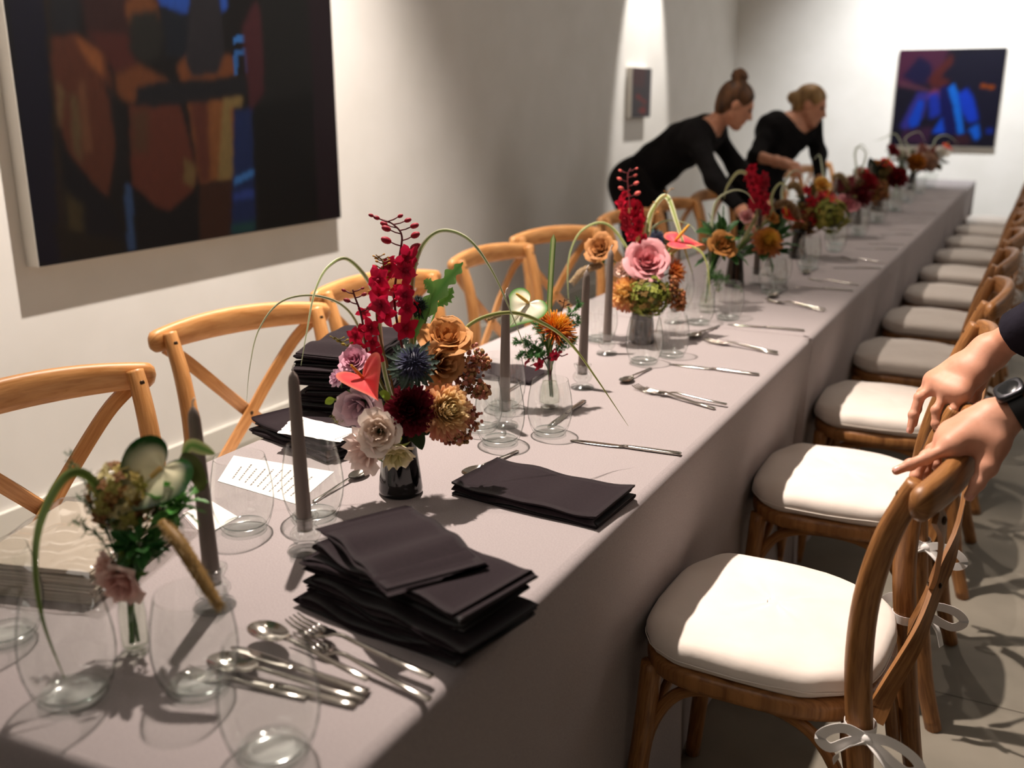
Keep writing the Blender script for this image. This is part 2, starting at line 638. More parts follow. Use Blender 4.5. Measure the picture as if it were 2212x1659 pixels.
big = [
    (yz((10, -60), (92, -60), (132, 565), (78, 570)), s(17, 15, 40), 1),
    (yz((92, -60), (104, -60), (145, 560), (130, 562)), s(44, 30, 22), 1),
    (yz((165, -60), (300, -60), (300, 130), (190, 105)), s(62, 30, 28), 4),
    (yz((190, 70), (275, 75), (300, 150), (250, 160)), s(92, 36, 28), 3),
    (yz((105, -60), (175, -60), (170, 70), (112, 75)), s(34, 34, 40), 3),
    (yz((334, -30), (415, -30), (408, 26), (392, 34), (362, 18), (345, 12)), s(14, 82, 190), 1),
    (yz((462, -30), (495, -30), (489, 20), (478, 26)), s(18, 88, 200), 1),
    (yz((345, 14), (410, 34), (405, 130), (360, 120)), s(22, 28, 40), 3),
    (yz((108, 82), (165, 72), (228, 118), (245, 200), (250, 330), (232, 425), (205, 410), (150, 335), (122, 250)), s(104, 50, 28), 2),
    (yz((160, 78), (222, 118), (228, 172), (190, 135)), s(160, 88, 34), 3),
    (yz((118, 170), (140, 200), (130, 275)), s(124, 96, 58), 2),
    (yz((170, 170), (180, 170), (200, 330), (178, 330)), s(128, 78, 46), 3),
    (yz((150, 200), (168, 210), (178, 350), (160, 330)), s(112, 88, 52), 3),
    (yz((225, 170), (255, 215), (275, 360), (245, 430), (250, 300)), s(28, 24, 26), 3),
    (yz((268, 10), (300, -20), (340, 5), (345, 40), (280, 60)), s(128, 70, 26), 2),
    (yz((280, 30), (340, 20), (352, 80), (345, 120), (310, 140), (280, 110)), s(40, 38, 34), 3),
    (yz((250, 160), (300, 138), (365, 175), (350, 215), (280, 225), (255, 205)), s(128, 68, 28), 3),
    (yz((280, 228), (385, 215), (408, 300), (426, 380), (415, 415), (365, 458), (335, 445), (285, 400)), s(108, 48, 30), 2),
    (yz((285, 240), (320, 235), (318, 330), (290, 330)), s(92, 58, 34), 5),
    (yz((398, 340), (424, 360), (418, 405), (396, 395)), s(126, 98, 52), 2),
    (yz((380, 142), (404, 118), (500, 118), (512, 165), (450, 190), (392, 180)), s(134, 72, 30), 2),
    (yz((405, 215), (505, 200), (508, 385), (432, 397)), s(150, 88, 36), 2),
    (yz((408, 215), (448, 212), (455, 393), (432, 397)), s(104, 48, 32), 4),
    (yz((482, 205), (525, 206), (520, 232), (498, 232), (509, 384), (470, 392)), s(150, 122, 66), 2),
    (yz((400, 135), (415, -60), (468, -60), (485, 115), (470, 160), (415, 165)), s(46, 42, 48), 2),
    (yz((295, 190), (330, 178), (460, 170), (540, 158), (536, 202), (460, 218), (330, 232), (292, 228)), s(30, 29, 35), 2),
    (yz((432, 397), (505, 390), (500, 512), (428, 525)), s(70, 36, 20), 2),
    (yz((504, 78), (528, 76), (528, 92), (505, 94)), s(40, 130, 220), 0),
    (yz((504, 108), (537, 104), (537, 160), (529, 160), (528, 118), (513, 119), (514, 160), (506, 160)), s(34, 110, 190), 0),
    (yz((505, 240), (545, 232), (552, 500), (500, 508)), s(20, 44, 100), 2),
    (yz((506, 384), (548, 364), (548, 380), (506, 400)), s(50, 132, 216), 1),
    (yz((505, 418), (550, 405), (550, 425), (506, 436)), s(40, 70, 160), 2),
    (yz((500, 488), (552, 478), (552, 500), (500, 508)), s(26, 84, 78), 3),
    (yz((522, 60), (552, 0), (575, 40), (575, 200), (540, 240), (530, 140)), s(84, 32, 40), 3),
    (yz((556, -60), (688, -60), (694, 486), (556, 502), (548, 250), (572, 200)), s(30, 29, 28), 3),
    (yz((548, 230), (680, 200), (690, 480), (560, 500)), s(15, 13, 13), 6),
    (yz((664, -60), (716, -60), (732, 478), (688, 486)), s(44, 23, 33), 3),
    (yz((134, 320), (205, 400), (240, 440), (275, 535), (205, 555), (150, 440)), s(15, 14, 24), 2),
    (yz((285, 402), (340, 452), (366, 460), (424, 416), (432, 522), (285, 545)), s(13, 12, 18), 2),
    (yz((268, 395), (284, 400), (292, 540), (276, 545)), s(52, 84, 130), 1),
    (yz((140, 410), (178, 446), (182, 510), (148, 505)), s(78, 64, 32), 4),
    (yz((110, 480), (160, 500), (270, 520), (270, 545), (140, 560)), s(34, 26, 16), 4),
]
A, B, img = raster(big, s(24, 19, 20), ya + 0.002, yb - 0.002, za + 0.002, zb - 0.002, 175, 160)
art_mesh('painted_surface', A, B, img, lambda a, b_: (PX + 0.0008 - WX, a - (ya + yb) / 2, b_ - za), root)

# small painting further along the same wall
q0, q1 = on_x(1363, 255, WX + 0.05), on_x(1408, 148, WX + 0.05)
y0, y1, z0, z1 = q0.y, q1.y, q0.z, q1.z
root = bordered('small_painting', 'small dark canvas with red strokes under a bright spot of light', (WX + 0.002, y0, z0), (WX + 0.05, y1, z1), 0, (WX, (y0 + y1) / 2, z0))


def uvq(x0, x1, zz0, zz1, *p):
    return [(lerp(x0, x1, u), lerp(zz0, zz1, v)) for u, v in p]


sm = [
    (uvq(y0, y1, z0, z1, (0, .65), (.6, .6), (.7, 1), (0, 1)), s(84, 44, 48), 4),
    (uvq(y0, y1, z0, z1, (.2, .42), (.45, .36), (.95, .2), (.95, .32), (.6, .36), (.3, .48)), s(168, 62, 50), 1),
    (uvq(y0, y1, z0, z1, (.3, .14), (.6, .22), (.95, .16), (.95, .05), (.6, .08)), s(158, 54, 44), 1),
    (uvq(y0, y1, z0, z1, (.72, .0), (1, .0), (1, 1), (.78, 1)), s(58, 48, 56), 3),
]
A, B, img = raster(sm, s(56, 44, 50), y0 + .002, y1 - .002, z0 + .002, z1 - .002, 34, 34, 0.3, 1.5)
art_mesh('painted_surface', A, B, img, lambda a, b_: (0.0508, a - (y0 + y1) / 2, b_ - z0), root)

# blue portrait on the back wall
PY = WY - 0.05
c0, c1 = on_y(1922, 314, PY), on_y(2177, 102, PY)
x0, x1, z0, z1 = c0.x, c1.x, c0.z, c1.z
root = bordered('portrait_painting', 'nearly square dark blue portrait of a seated figure on the far white wall', (x0, PY, z0), (x1, WY - 0.002, z1), 1, ((x0 + x1) / 2, WY, z0))


def pv(*p):
    return uvq(x0, x1, z0, z1, *p)


far = [
    (pv((0, .62), (.42, .68), (.46, 1), (0, 1)), s(80, 36, 62), 4),
    (pv((.05, .72), (.2, .93), (.32, .85), (.36, .66), (.2, .64)), s(22, 18, 60), 3),
    (pv((.3, .7), (.5, .95), (.56, .74), (.46, .6), (.34, .62)), s(86, 34, 34), 4),
    (pv((.42, .72), (.6, .96), (1, .96), (1, .1), (.8, .3), (.62, .62)), s(14, 12, 38), 3),
    (pv((.03, .68), (.3, .6), (.34, .56), (.05, .62)), s(92, 54, 70), 2),
    (pv((.28, .5), (.36, .6), (.48, .58), (.4, .48)), s(120, 60, 80), 3),
    (pv((.14, .36), (.22, .56), (.32, .56), (.3, .3), (.14, .16), (.08, .2)), s(60, 56, 140), 3),
    (pv((.16, .26), (.24, .48), (.29, .46), (.26, .22), (.19, .18)), s(28, 82, 200), 2),
    (pv((.32, .54), (.42, .56), (.47, .34), (.36, .28)), s(44, 62, 170), 3),
    (pv((.42, .6), (.5, .64), (.74, .12), (.5, .12)), s(14, 18, 84), 2),
    (pv((.4, .14), (.48, .3), (.52, .14)), s(18, 90, 215), 2),
    (pv((.5, .6), (.55, .65), (.62, .52), (.7, .14), (.65, .12), (.57, .42)), s(10, 120, 226), 1),
    (pv((.6, .54), (.68, .6), (.75, .5), (.82, .28), (.74, .24), (.66, .36)), s(28, 76, 205), 3),
    (pv((.74, .18), (.82, .24), (.86, .1), (.82, .07)), s(20, 110, 225), 2),
    (pv((.12, .16), (.4, .2), (.36, .02), (.1, .04)), s(60, 30, 60), 4),
    (pv((.6, .02), (.78, .02), (.74, .12), (.62, .12)), s(58, 28, 40), 3),
    (pv((.8, .6), (.93, .59), (.93, .63), (.8, .64)), s(150, 74, 30), 1),
    (pv((.9, .14), (.97, .14), (.97, .19), (.9, .19)), s(20, 50, 140), 1),
]
A, B, img = raster(far, s(16, 12, 34), x0 + .002, x1 - .002, z0 + .002, z1 - .002, 80, 70, 0.5, 1.15)
art_mesh('painted_surface', A, B, img, lambda a, b_: (a - (x0 + x1) / 2, PY - 0.0008 - WY, b_ - z0), root)

# ================================================================ tablecloths
TXL, TXR, TZ = -1.325, -0.535, 0.75
TY0, TY1 = 0.50, 9.19


def hash1(i, k=0):
    return math.sin(i * 12.9898 + k * 78.233) * 43758.5453 % 1.0


def fold_wave(sv, z, seed):
    """gentle hanging folds that deepen towards the floor"""
    t = (TZ - z) / TZ
    return (t + 0.25) * t ** 0.3 * (0.0 + 0.0045 * math.sin(sv * 52 + seed) * max(0.0, math.sin(sv * 1.9 + seed)) if sv > 2.2 or seed > 1 else 0.0) + t * (0.010 * math.sin(sv * 7.3 + seed) + 0.009 * math.sin(sv * 13.7 + seed * 2.1) + 0.006 * math.sin(sv * 29.0 + seed * 3.7))


def cloth(y0, y1, label, seed, gap0=0.0, gap1=0.0, near_skew=0.0):
    m = MB()
    step = 0.03
    per = []          # x, y, normal, run, side
    run = 0.0

    def edge(ax, ay, bx, by, nx, ny, side):
        nonlocal run
        ln = math.hypot(bx - ax, by - ay)
        n = max(2, int(ln / step))
        for i in range(n):
            t = i / n
            per.append((lerp(ax, bx, t), lerp(ay, by, t), nx, ny, run + ln * t, side))
        run += ln
    ynl, ynr = y0, y0 + near_skew
    edge(TXL, ynl, TXR, ynr, 0, -1, 'n')
    edge(TXR, ynr, TXR, y1, 1, 0, 'r')
    edge(TXR, y1, TXL, y1, 0, 1, 'f')
    edge(TXL, y1, TXL, ynl, -1, 0, 'l')
    levels = [(-0.016, 0.0), (-0.007, -0.0015), (-0.001, -0.007), (0.001, -0.016), (0.0, -0.05), (-0.003, -0.1), (-0.008, -0.16), (-0.014, -0.22),
              (-0.018, -0.28), (-0.02, -0.36), (-0.018, -0.44), (-0.014, -0.52), (-0.012, -0.6), (-0.01, -0.68), (-0.008, -0.745)]
    rings = []
    for off, dz in levels:
        r = []
        z = TZ + dz
        for (x, y, nx, ny, rv, side) in per:
            o = off
            w = fold_wave(rv, z, seed) if dz < -0.02 else 0.0
            if side == 'l':                       # pushed in by the chair seats on the wall side
                t = min(1.0, max(0.0, -dz / 0.2))
                o = off - 0.14 * t
                w *= 0.3
            if side == 'f' or (side == 'n' and gap0 >= 0 and y0 > 1):
                w = 0.0
            if side == 'n' and y0 < 1:
                o = off * 0.5
            X, Y = x + nx * (o + w), y + ny * (o + w)
            # cloth ends part a little towards the floor
            if side == 'r' and dz < -0.02:
                t = -dz / TZ
                Y = max(Y, y0 + gap0 * t) if gap0 > 0 else Y
                Y = min(Y, y1 - gap1 * t) if gap1 > 0 else Y
            cl = lambda v, a, b_: max(a, min(b_, v))
            if nx != 0:
                Y = cl(Y, min(ynl, ynr) if False else y0 + (0.0 if side == 'l' else 0.0), y1)
            r.append((X, Y, z))
        rings.append(r)
    m.rings(rings, 0, False, False)
    # top panel
    top = rings[0]
    m.add(top, [tuple(range(len(top)))], 0)
    o = m.build('tablecloth', M_CLOTH, smooth=True, auto=50)
    return tag(o, label, 'tablecloth', 'grey linen tablecloths on the long table')


cloth(TY0, 2.80, 'grey linen tablecloth at the near end under the napkin stacks', 0.4, 0, 0.012, 0.06)
cloth(2.803, 6.90, 'grey linen tablecloth along the middle stretch of the long table', 2.2, 0.01, 0.05)
cloth(6.903, TY1, 'grey linen tablecloth hanging at the far end by the back wall', 4.1, 0.05, 0)


# ================================================================ cross-back chairs
def seat_outline(scale=1.0, n=56):
    out = []
    for j in range(n):
        a = 2 * PI * j / n
        ca, sa = math.cos(a), math.sin(a)
        e = 0.62
        x = math.copysign(abs(ca) ** e, ca)
        y = math.copysign(abs(sa) ** e, sa)
        hw = lerp(0.218, 0.188, (x + 1) / 2)
        out.append((x * 0.208 * scale, y * hw * scale))
    return out


def make_chair(label, group, M_WOOD, bows=True):
    t = thing('cross_back_chair', label, 'chair', (0, 0, 0), 0, group)
    # seat frame
    m = MB()
    rings = []
    for sc, z in ((0.955, 0.418), (0.985, 0.421), (0.998, 0.430), (0.998, 0.445), (0.985, 0.453), (0.955, 0.456), (0.90, 0.456)):
        rings.append([(x, y, z) for x, y in seat_outline(sc)])
    m.rings(rings)
    m.uv = [(v[1] * 6, v[0] * 3) for v in m.v]
    m.build('seat', M_WOOD, t)
    # cushion
    m = MB()
    rings = []
    for sc, z in ((0.80, 0.4565), (0.95, 0.458), (0.992, 0.466), (1.012, 0.478), (1.008, 0.490), (0.985, 0.500), (0.94, 0.507), (0.8, 0.513), (0.55, 0.517), (0.28, 0.519), (0.06, 0.5195)):
        r = []
        for j, (x, y) in enumerate(seat_outline(sc)):
            w = 0.0018 * math.sin(j * 1.9) * (1 if 0.462 < z < 0.505 else 0.2)
            cut = 1.0 - 0.03 * max(0, x / 0.2) ** 2
            r.append((x * 0.985 - 0.004, y * cut + w, z + 0.0022 * math.sin(j * 0.9 + sc * 9)))
        rings.append(r)
    m.rings(rings)
    cu = m.build('cushion', M_CUSH, t)
    # piping seam round the cushion edge
    m = MB()
    ol = seat_outline(1.013, 56)
    pth = [(x * 0.985 - 0.004, y * (1.0 - 0.03 * max(0, x / 0.2) ** 2) + 0.0018 * math.sin(j * 1.9), 0.4745) for j, (x, y) in enumerate(ol)]
    m.tube(pth + [pth[0]], 0.0012, 5)
    m.build('piping', M_CUSH, cu)
    for sy in (-1, 1):
        m = MB()
        pth = smooth_path([(-0.205, sy * 0.188, 0), (-0.192, sy * 0.182, 0.15), (-0.178, sy * 0.172, 0.3), (-0.170, sy * 0.165, 0.43)], 5)
        m.tube(pth, [lerp(0.0165, 0.0205, i / (len(pth) - 1)) for i in range(len(pth))], 12)
        m.build('front_leg', M_WOOD, t)
    for sy in (-1, 1):
        m = MB()
        pth = smooth_path([(0.278, sy * 0.212, 0), (0.245, sy * 0.207, 0.12), (0.214, sy * 0.203, 0.30), (0.196, sy * 0.200, 0.44), (0.183, sy * 0.198, 0.56), (0.184, sy * 0.198, 0.67),
                           (0.201, sy * 0.200, 0.77), (0.224, sy * 0.203, 0.84), (0.237, sy * 0.204, 0.872)], 5)
        n = len(pth)
        m.tube(pth, [lerp(0.0185, 0.0215, min(1, i / (n * 0.4))) if i < n * 0.5 else lerp(0.0215, 0.0165, (i - n * 0.5) / (n * 0.5)) for i in range(n)], 12)
        m.ball((0.212, sy * 0.203, 0.850), (0.004, 0.0065, 0.0065), 8, 6, 1)
        m.build('rear_post', [M_WOOD, M_SCREW], t)
    # top rail, bowed away from the sitter
    m = MB()
    pth, scl = [], []
    N_ = 26
    for i in range(N_ + 1):
        u = -1 + 2 * i / N_
        u = math.copysign(1 - (1 - abs(u)) ** 1.6, u)
        pth.append((0.242 + 0.042 * (1 - u * u), 0.252 * u, 0.852 + 0.014 * (1 - u * u)))
        e = math.sqrt(max(0.0, 1 - ((abs(u) - 0.93) / 0.07) ** 2)) if abs(u) > 0.93 else 1.0
        scl.append((max(0.08, e) * (0.0255 + 0.0085 * (1 - u * u)), max(0.08, e) * 0.0165))
    prof = []
    for j in range(16):
        a = 2 * PI * j / 16
        prof.append((math.copysign(abs(math.cos(a)) ** 0.75, math.cos(a)), math.copysign(abs(math.sin(a)) ** 0.75, math.sin(a))))
    m.sweep(pth, prof, scl, up=(0, 0, 1))
    m.build('top_rail', M_WOOD, t)
    # crossed straps
    for k, sy in enumerate((-1, 1)):
        m = MB()
        ox = 0.0 if k == 0 else 0.010
        pth = smooth_path([(0.266, sy * 0.205, 0.832), (0.272, sy * 0.150, 0.785), (0.264 + ox, sy * 0.06, 0.69), (0.252 + ox, 0, 0.625), (0.238 + ox, -sy * 0.07, 0.555), (0.222, -sy * 0.135, 0.49), (0.210, -sy * 0.165, 0.445)], 5)
        prof = [(-0.0155, -0.0038), (0.0155, -0.0038), (0.0155, 0.0038), (-0.0155, 0.0038)]
        m.sweep(pth, prof, None, up=(0, 0.45, 0.9 * 1))
        m.ball((0.277, sy * 0.200, 0.822), (0.004, 0.007, 0.007), 8, 6, 1)
        if k == 1:
            m.ball((0.266, 0, 0.625), (0.003, 0.0055, 0.0055), 8, 6, 1)
            m.ball((0.248, 0, 0.625), (0.003, 0.0055, 0.0055), 8, 6, 1)
        m.build('cross_strap', [M_WOOD, M_SCREW], t, auto=40)
    # bentwood hoops below the seat
    prof = [(0.012 * math.cos(2 * PI * j / 10), 0.009 * math.sin(2 * PI * j / 10)) for j in range(10)]
    for sy in (-1, 1):
        m = MB()
        yy = sy * 0.160
        m.sweep(smooth_path([(-0.182, sy * 0.170, 0.17), (-0.170, sy * 0.164, 0.29), (-0.125, yy, 0.375), (-0.05, yy, 0.408), (0.06, yy, 0.408), (0.135, sy * 0.168, 0.375), (0.187, sy * 0.182, 0.29), (0.205, sy * 0.188, 0.18)], 5), prof, None, up=(0, 0, 1))
        m.build('hoop_brace', M_WOOD, t)
    for xx, xs in ((-0.155, -0.183), (0.16, 0.205)):
        m = MB()
        m.sweep(smooth_path([(xs, -0.165, 0.2), (lerp(xs, xx, .4), -0.155, 0.30), (xx, -0.11, 0.375), (xx, -0.04, 0.404), (xx, 0.04, 0.404), (xx, 0.11, 0.375), (lerp(xs, xx, .4), 0.155, 0.30), (xs, 0.165, 0.2)], 5), prof, None, up=(0, 0, 1))
        m.build('hoop_brace', M_WOOD, t)
    if bows:
        for sy in (-1, 1):
            m = MB()
            c = Vector((0.212, sy * 0.2285, 0.452))
            rib = [(-0.0085, -0.0005), (0.0085, -0.0005), (0.0085, 0.0005), (-0.0085, 0.0005)]
            # band round the post, knot, two loops, two tails
            ring = [(0.196 + 0.0245 * math.cos(a), sy * 0.200 + 0.0245 * math.sin(a), 0.452) for a in [2 * PI * j / 16 for j in range(17)]]
            m.sweep(ring, rib, None, up=(0, 0, 1))
            m.ball(c, (0.012, 0.010, 0.010), 8, 6)
            for d in (-1, 1):
                w_ = 1.0 if d > 0 else 0.8
                m.sweep(smooth_path([c, c + Vector((d * 0.030, sy * 0.010, 0.014)), c + Vector((d * 0.066 * w_, sy * 0.018, 0.008)), c + Vector((d * 0.082 * w_, sy * 0.020, -0.010)), c + Vector((d * 0.062 * w_, sy * 0.016, -0.024)), c + Vector((d * 0.026, sy * 0.008, -0.010)), c], 6), rib, None, up=(0, 0, 1))
                m.sweep(smooth_path([c, c + Vector((d * 0.022, sy * 0.010, -0.014)), c + Vector((d * 0.040, sy * 0.010, -0.036)), c + Vector((d * 0.050 * w_, sy * 0.006, -0.064 * w_))], 6), rib, None, up=(0.3, 1, 0))
            m.build('tie_bow', M_RIBBON, cu, auto=40)
    return t


ORD = ['first', 'second', 'third', 'fourth', 'fifth', 'sixth', 'seventh', 'eighth', 'ninth', 'tenth', 'eleventh', 'twelfth', 'thirteenth', 'fourteenth']
CXR = -0.345
right_y = [1.665, 2.395, 3.10, 3.79, 4.47, 5.15, 5.80, 6.50, 7.20, 7.88, 8.56]
chair0 = make_chair('wooden cross-back chair with white cushion being held by two hands', 'cross-back chairs on the aisle side', M_WOOD)
chair0.location = (CXR + 0.010, 1.640, 0)
chair0.rotation_euler = (0, 0, -0.043)
for i, y in enumerate(right_y[1:]):
    dup(chair0, (CXR + 0.004 * math.sin(i * 2.3), y, 0), 0.02 * math.sin(i * 1.7),
        'wooden cross-back chair, %s along the aisle side from the near end' % ORD[i + 1])
# wall side: middle of the top rail and the turn of each chair
left = [(-1.650, 1.130, -12), (-1.742, 1.800, -17), (-1.745, 2.375, -14), (-1.730, 3.045, -7), (-1.760, 3.640, -22), (-1.750, 4.420, -14),
        (-1.735, 5.020, -10), (-1.735, 5.640, -8), (-1.735, 6.940, -8), (-1.735, 7.540, -6), (-1.735, 8.140, -8), (-1.735, 8.740, -5)]
chair1 = make_chair('', 'cross-back chairs on the wall side', M_WOOD_LIT)
for i, (x, y, deg) in enumerate(left):
    a = math.radians(deg)
    ch = (lambda p, l, r_, lb, g_: (setattr(chair1, 'location', l), setattr(chair1, 'rotation_euler', (0, 0, r_)), chair1.__setitem__('label', lb))) if i == 0 else dup
    ch(chair1, (x + 0.262 * math.cos(a), y + 0.262 * math.sin(a), 0), PI + a,
        'wooden cross-back chair, %s along the wall side from the near end' % ORD[i], 'cross-back chairs on the wall side')

# ================================================================ glassware and candles
def make_glass(name, label, group, k=1.0):
    t = thing(name, label, 'glass', (0, 0, 0), 0, group)
    m = MB()
    outer = [(0.0, 0.0), (0.026, 0.0), (0.032, 0.002), (0.0365, 0.008), (0.042, 0.021), (0.0465, 0.038), (0.0485, 0.054), (0.0478, 0.072), (0.0452, 0.092), (0.0415, 0.110), (0.0392, 0.121), (0.0388, 0.1225)]
    inner = [(0.0380, 0.1225), (0.0383, 0.1205), (0.0405, 0.110), (0.0441, 0.092), (0.0467, 0.072), (0.0474, 0.054), (0.0453, 0.038), (0.0405, 0.022), (0.034, 0.0125), (0.02, 0.0095), (0.0, 0.009)]
    m.lathe([(r * k, z * k) for r, z in outer + inner], 40, cap=False)
    m.build('bowl', M_GLASS, t)
    m = MB()   # thick heel of the glass
    m.lathe([(0.0, 0.0012), (0.025 * k, 0.0012), (0.031 * k, 0.003), (0.0345 * k, 0.008 * k), (0.032 * k, 0.0112 * k), (0.019 * k, 0.0085 * k), (0.0, 0.0082 * k)], 40, cap=False)
    m.build('heel', M_HEEL, t)
    return t


M_HEEL = glass('greenish_heel_glass', (0.975, 0.99, 0.985), (0.34, 0.46, 0.43), 1.0, 0.13, 0.16)


def make_candle(label, group):
    t = thing('candlestick', label, 'candlestick', (0, 0, 0), 0, group)
    m = MB()
    m.lathe([(0.0, 0.0), (0.027, 0.0), (0.0285, 0.002), (0.027, 0.005), (0.018, 0.008), (0.013, 0.0115), (0.0135, 0.015), (0.019, 0.019), (0.0225, 0.025), (0.0225, 0.030), (0.019, 0.036), (0.0145, 0.040),
             (0.0140, 0.043), (0.0175, 0.049), (0.0205, 0.055), (0.0208, 0.0575), (0.0185, 0.0585), (0.0128, 0.0575), (0.0122, 0.040), (0.0118, 0.034), (0.0, 0.0335)], 32, cap=False)
    m.build('glass_base', M_PRESSED, t)
    return t


def make_taper(label, group, h=0.245):
    t = thing('taper_candle', label, 'candle', (0, 0, 0), 0, group)
    m = MB()
    m.lathe([(0.0, 0.0), (0.0108, 0.0), (0.0114, 0.004), (0.0112, 0.03), (0.0100, h * 0.5), (0.0086, h * 0.84), (0.0080, h * 0.93), (0.0064, h * 0.968), (0.0030, h * 0.99), (0.0012, h)], 20)
    m.build('wax', M_WAX, t)
    m = MB()
    m.tube(smooth_path([(0, 0, h - 0.001), (0.0008, 0, h + 0.006), (0.004, 0.001, h + 0.011)], 3), 0.0011, 6)
    m.build('wick', M_WICK, t)
    return t


# (x, y, lean x, lean y) of every candle, near to far
candles = [(-0.905, 0.844, -0.020, 0.0), (-0.907, 1.034, -0.014, 0.0), (-0.926, 1.688, 0.010, 0), (-0.900, 2.019, 0.018, 0), (-0.974, 2.340, 0.012, 0), (-0.945, 2.790, 0.005, 0),
           (-0.900, 3.560, 0.004, 0), (-0.905, 3.760, 0.008, 0), (-0.92, 4.32, 0, 0), (-0.90, 4.95, 0.006, 0), (-0.91, 5.50, 0, 0), (-0.92, 6.10, 0.004, 0), (-0.90, 6.75, 0, 0), (-0.91, 7.40, 0, 0), (-0.90, 8.05, 0, 0)]
base_c = make_candle('clear glass candlestick, first along the table from the near end', 'clear glass candlesticks')
taper_c = make_taper('taupe taper candle, first along the table from the near end', 'taupe taper candles')
for i, (x, y, lx, ly) in enumerate(candles):
    if i == 0:
        bc, tc_ = base_c, taper_c
        bc.location = (x, y, TZ)
        tc_.location = (x, y, TZ + 0.0345)
    else:
        bc = dup(base_c, (x, y, TZ), i * 0.7, 'clear glass candlestick, %s along the table from the near end' % (ORD + ['fifteenth'])[i])
        tc_ = dup(taper_c, (x, y, TZ + 0.0345), i * 1.1, 'taupe taper candle, %s along the table from the near end' % (ORD + ['fifteenth'])[i])
    tc_.rotation_euler = (-ly * 4, lx * 4 if False else lx * 1.2, 0)

# stemless glasses: position, size factor, label
gl = [
    ((-0.892, 0.613), 1.06, 'stemless glass under the drooping grass blade at the near table end'),
    ((-0.781, 0.693), 1.0, 'stemless glass beside the near cutlery, in front of the brown foxtail'),
    ((-0.627, 0.644), 1.06, 'large stemless glass over the near pile of cutlery'),
    ((-1.075, 0.660), 1.0, 'stemless glass by the film-wrapped package'),
    ((-1.040, 1.046), 1.0, 'stemless glass standing before the menu card with handwriting'),
    ((-0.972, 1.133), 1.02, 'stemless glass behind the second candle from the near end'),
    ((-0.883, 1.589), 1.02, 'stemless glass with the third candle showing through it'),
    ((-0.821, 1.685), 0.94, 'stemless glass before the clear bud vase of orange flowers'),
    ((-0.985, 1.790), 1.0, 'stemless glass on the wall side behind the third candle'),
    ((-0.955, 1.640), 0.92, 'small stemless glass between black-vase bouquet and the third candle'),
    ((-0.853, 2.297), 0.98, 'stemless glass before the grey vase with pink rose'),
    ((-0.814, 2.398), 0.92, 'stemless glass beside the grey vase with pink rose'),
    ((-1.050, 2.470), 1.0, 'stemless glass on the wall side behind the fifth candle'),
    ((-0.874, 2.807), 0.98, 'stemless glass before the sixth candle from the near end'),
    ((-0.814, 2.913), 0.96, 'stemless glass before the leafy posy with one brown rose'),
    ((-1.010, 3.02), 1.0, 'stemless glass on the wall side by the leafy posy'),
]
k = 0
ys = [3.40, 3.62, 3.97, 4.14, 4.52, 4.72, 5.12, 5.30, 5.72, 5.92, 6.38, 6.55, 6.95, 7.15, 7.62, 7.80, 8.25]
for i, y in enumerate(ys):
    gl.append(((-0.80 - 0.03 * (i % 2), y), 1.0 if i % 2 == 0 else 0.94, 'stemless glass far along the table, %s of the aisle row' % (ORD + ['fifteenth', 'sixteenth', 'seventeenth'])[i]))
g0 = make_glass('stemless_glass', gl[0][2], 'stemless glasses on the long table')
for i, ((x, y), kk, lab) in enumerate(gl):
    g = g0 if i == 0 else dup(g0, (0, 0, 0), i * 0.8, lab)
    g.location = (x, y, TZ + 0.0003)
    g.scale = (kk, kk, kk)


# ================================================================ cutlery (local: handle end at +x, working end at -x, on z = 0)
def flat_shape(m, stations, seg=10, round_=0.8):
    """stations: (x, half width, half thickness, z)"""
    prof = []
    for j in range(seg):
        a = 2 * PI * j / seg
        prof.append((math.copysign(abs(math.cos(a)) ** round_, math.cos(a)), math.copysign(abs(math.sin(a)) ** round_, math.sin(a))))
    m.sweep([(x, 0, z) for x, w, t, z in stations], prof, [(t, w) for x, w, t, z in stations], up=(0, 0, 1))


def make_knife(label, group):
    t = thing('table_knife', label, 'knife', (0, 0, 0), 0, group)
    m = MB()
    flat_shape(m, [(0.112, 0.0050, 0.0012, 0.0036), (0.110, 0.0072, 0.0026, 0.0036), (0.09, 0.0074, 0.0028, 0.0036), (0.05, 0.0064, 0.0030, 0.0038), (0.01, 0.0048, 0.0030, 0.004), (-0.004, 0.0046, 0.0028, 0.004)])
    m.build('handle', M_STEEL, t)
    m = MB()
    flat_shape(m, [(-0.002, 0.0046, 0.0022, 0.0038), (-0.012, 0.0070, 0.0011, 0.0030), (-0.03, 0.0088, 0.0008, 0.0026), (-0.07, 0.0092, 0.0007, 0.0024), (-0.095, 0.0080, 0.0006, 0.0022), (-0.108, 0.0052, 0.0005, 0.0020), (-0.113, 0.0018, 0.0004, 0.0018)])
    m.build('blade', M_STEEL, t)
    return t


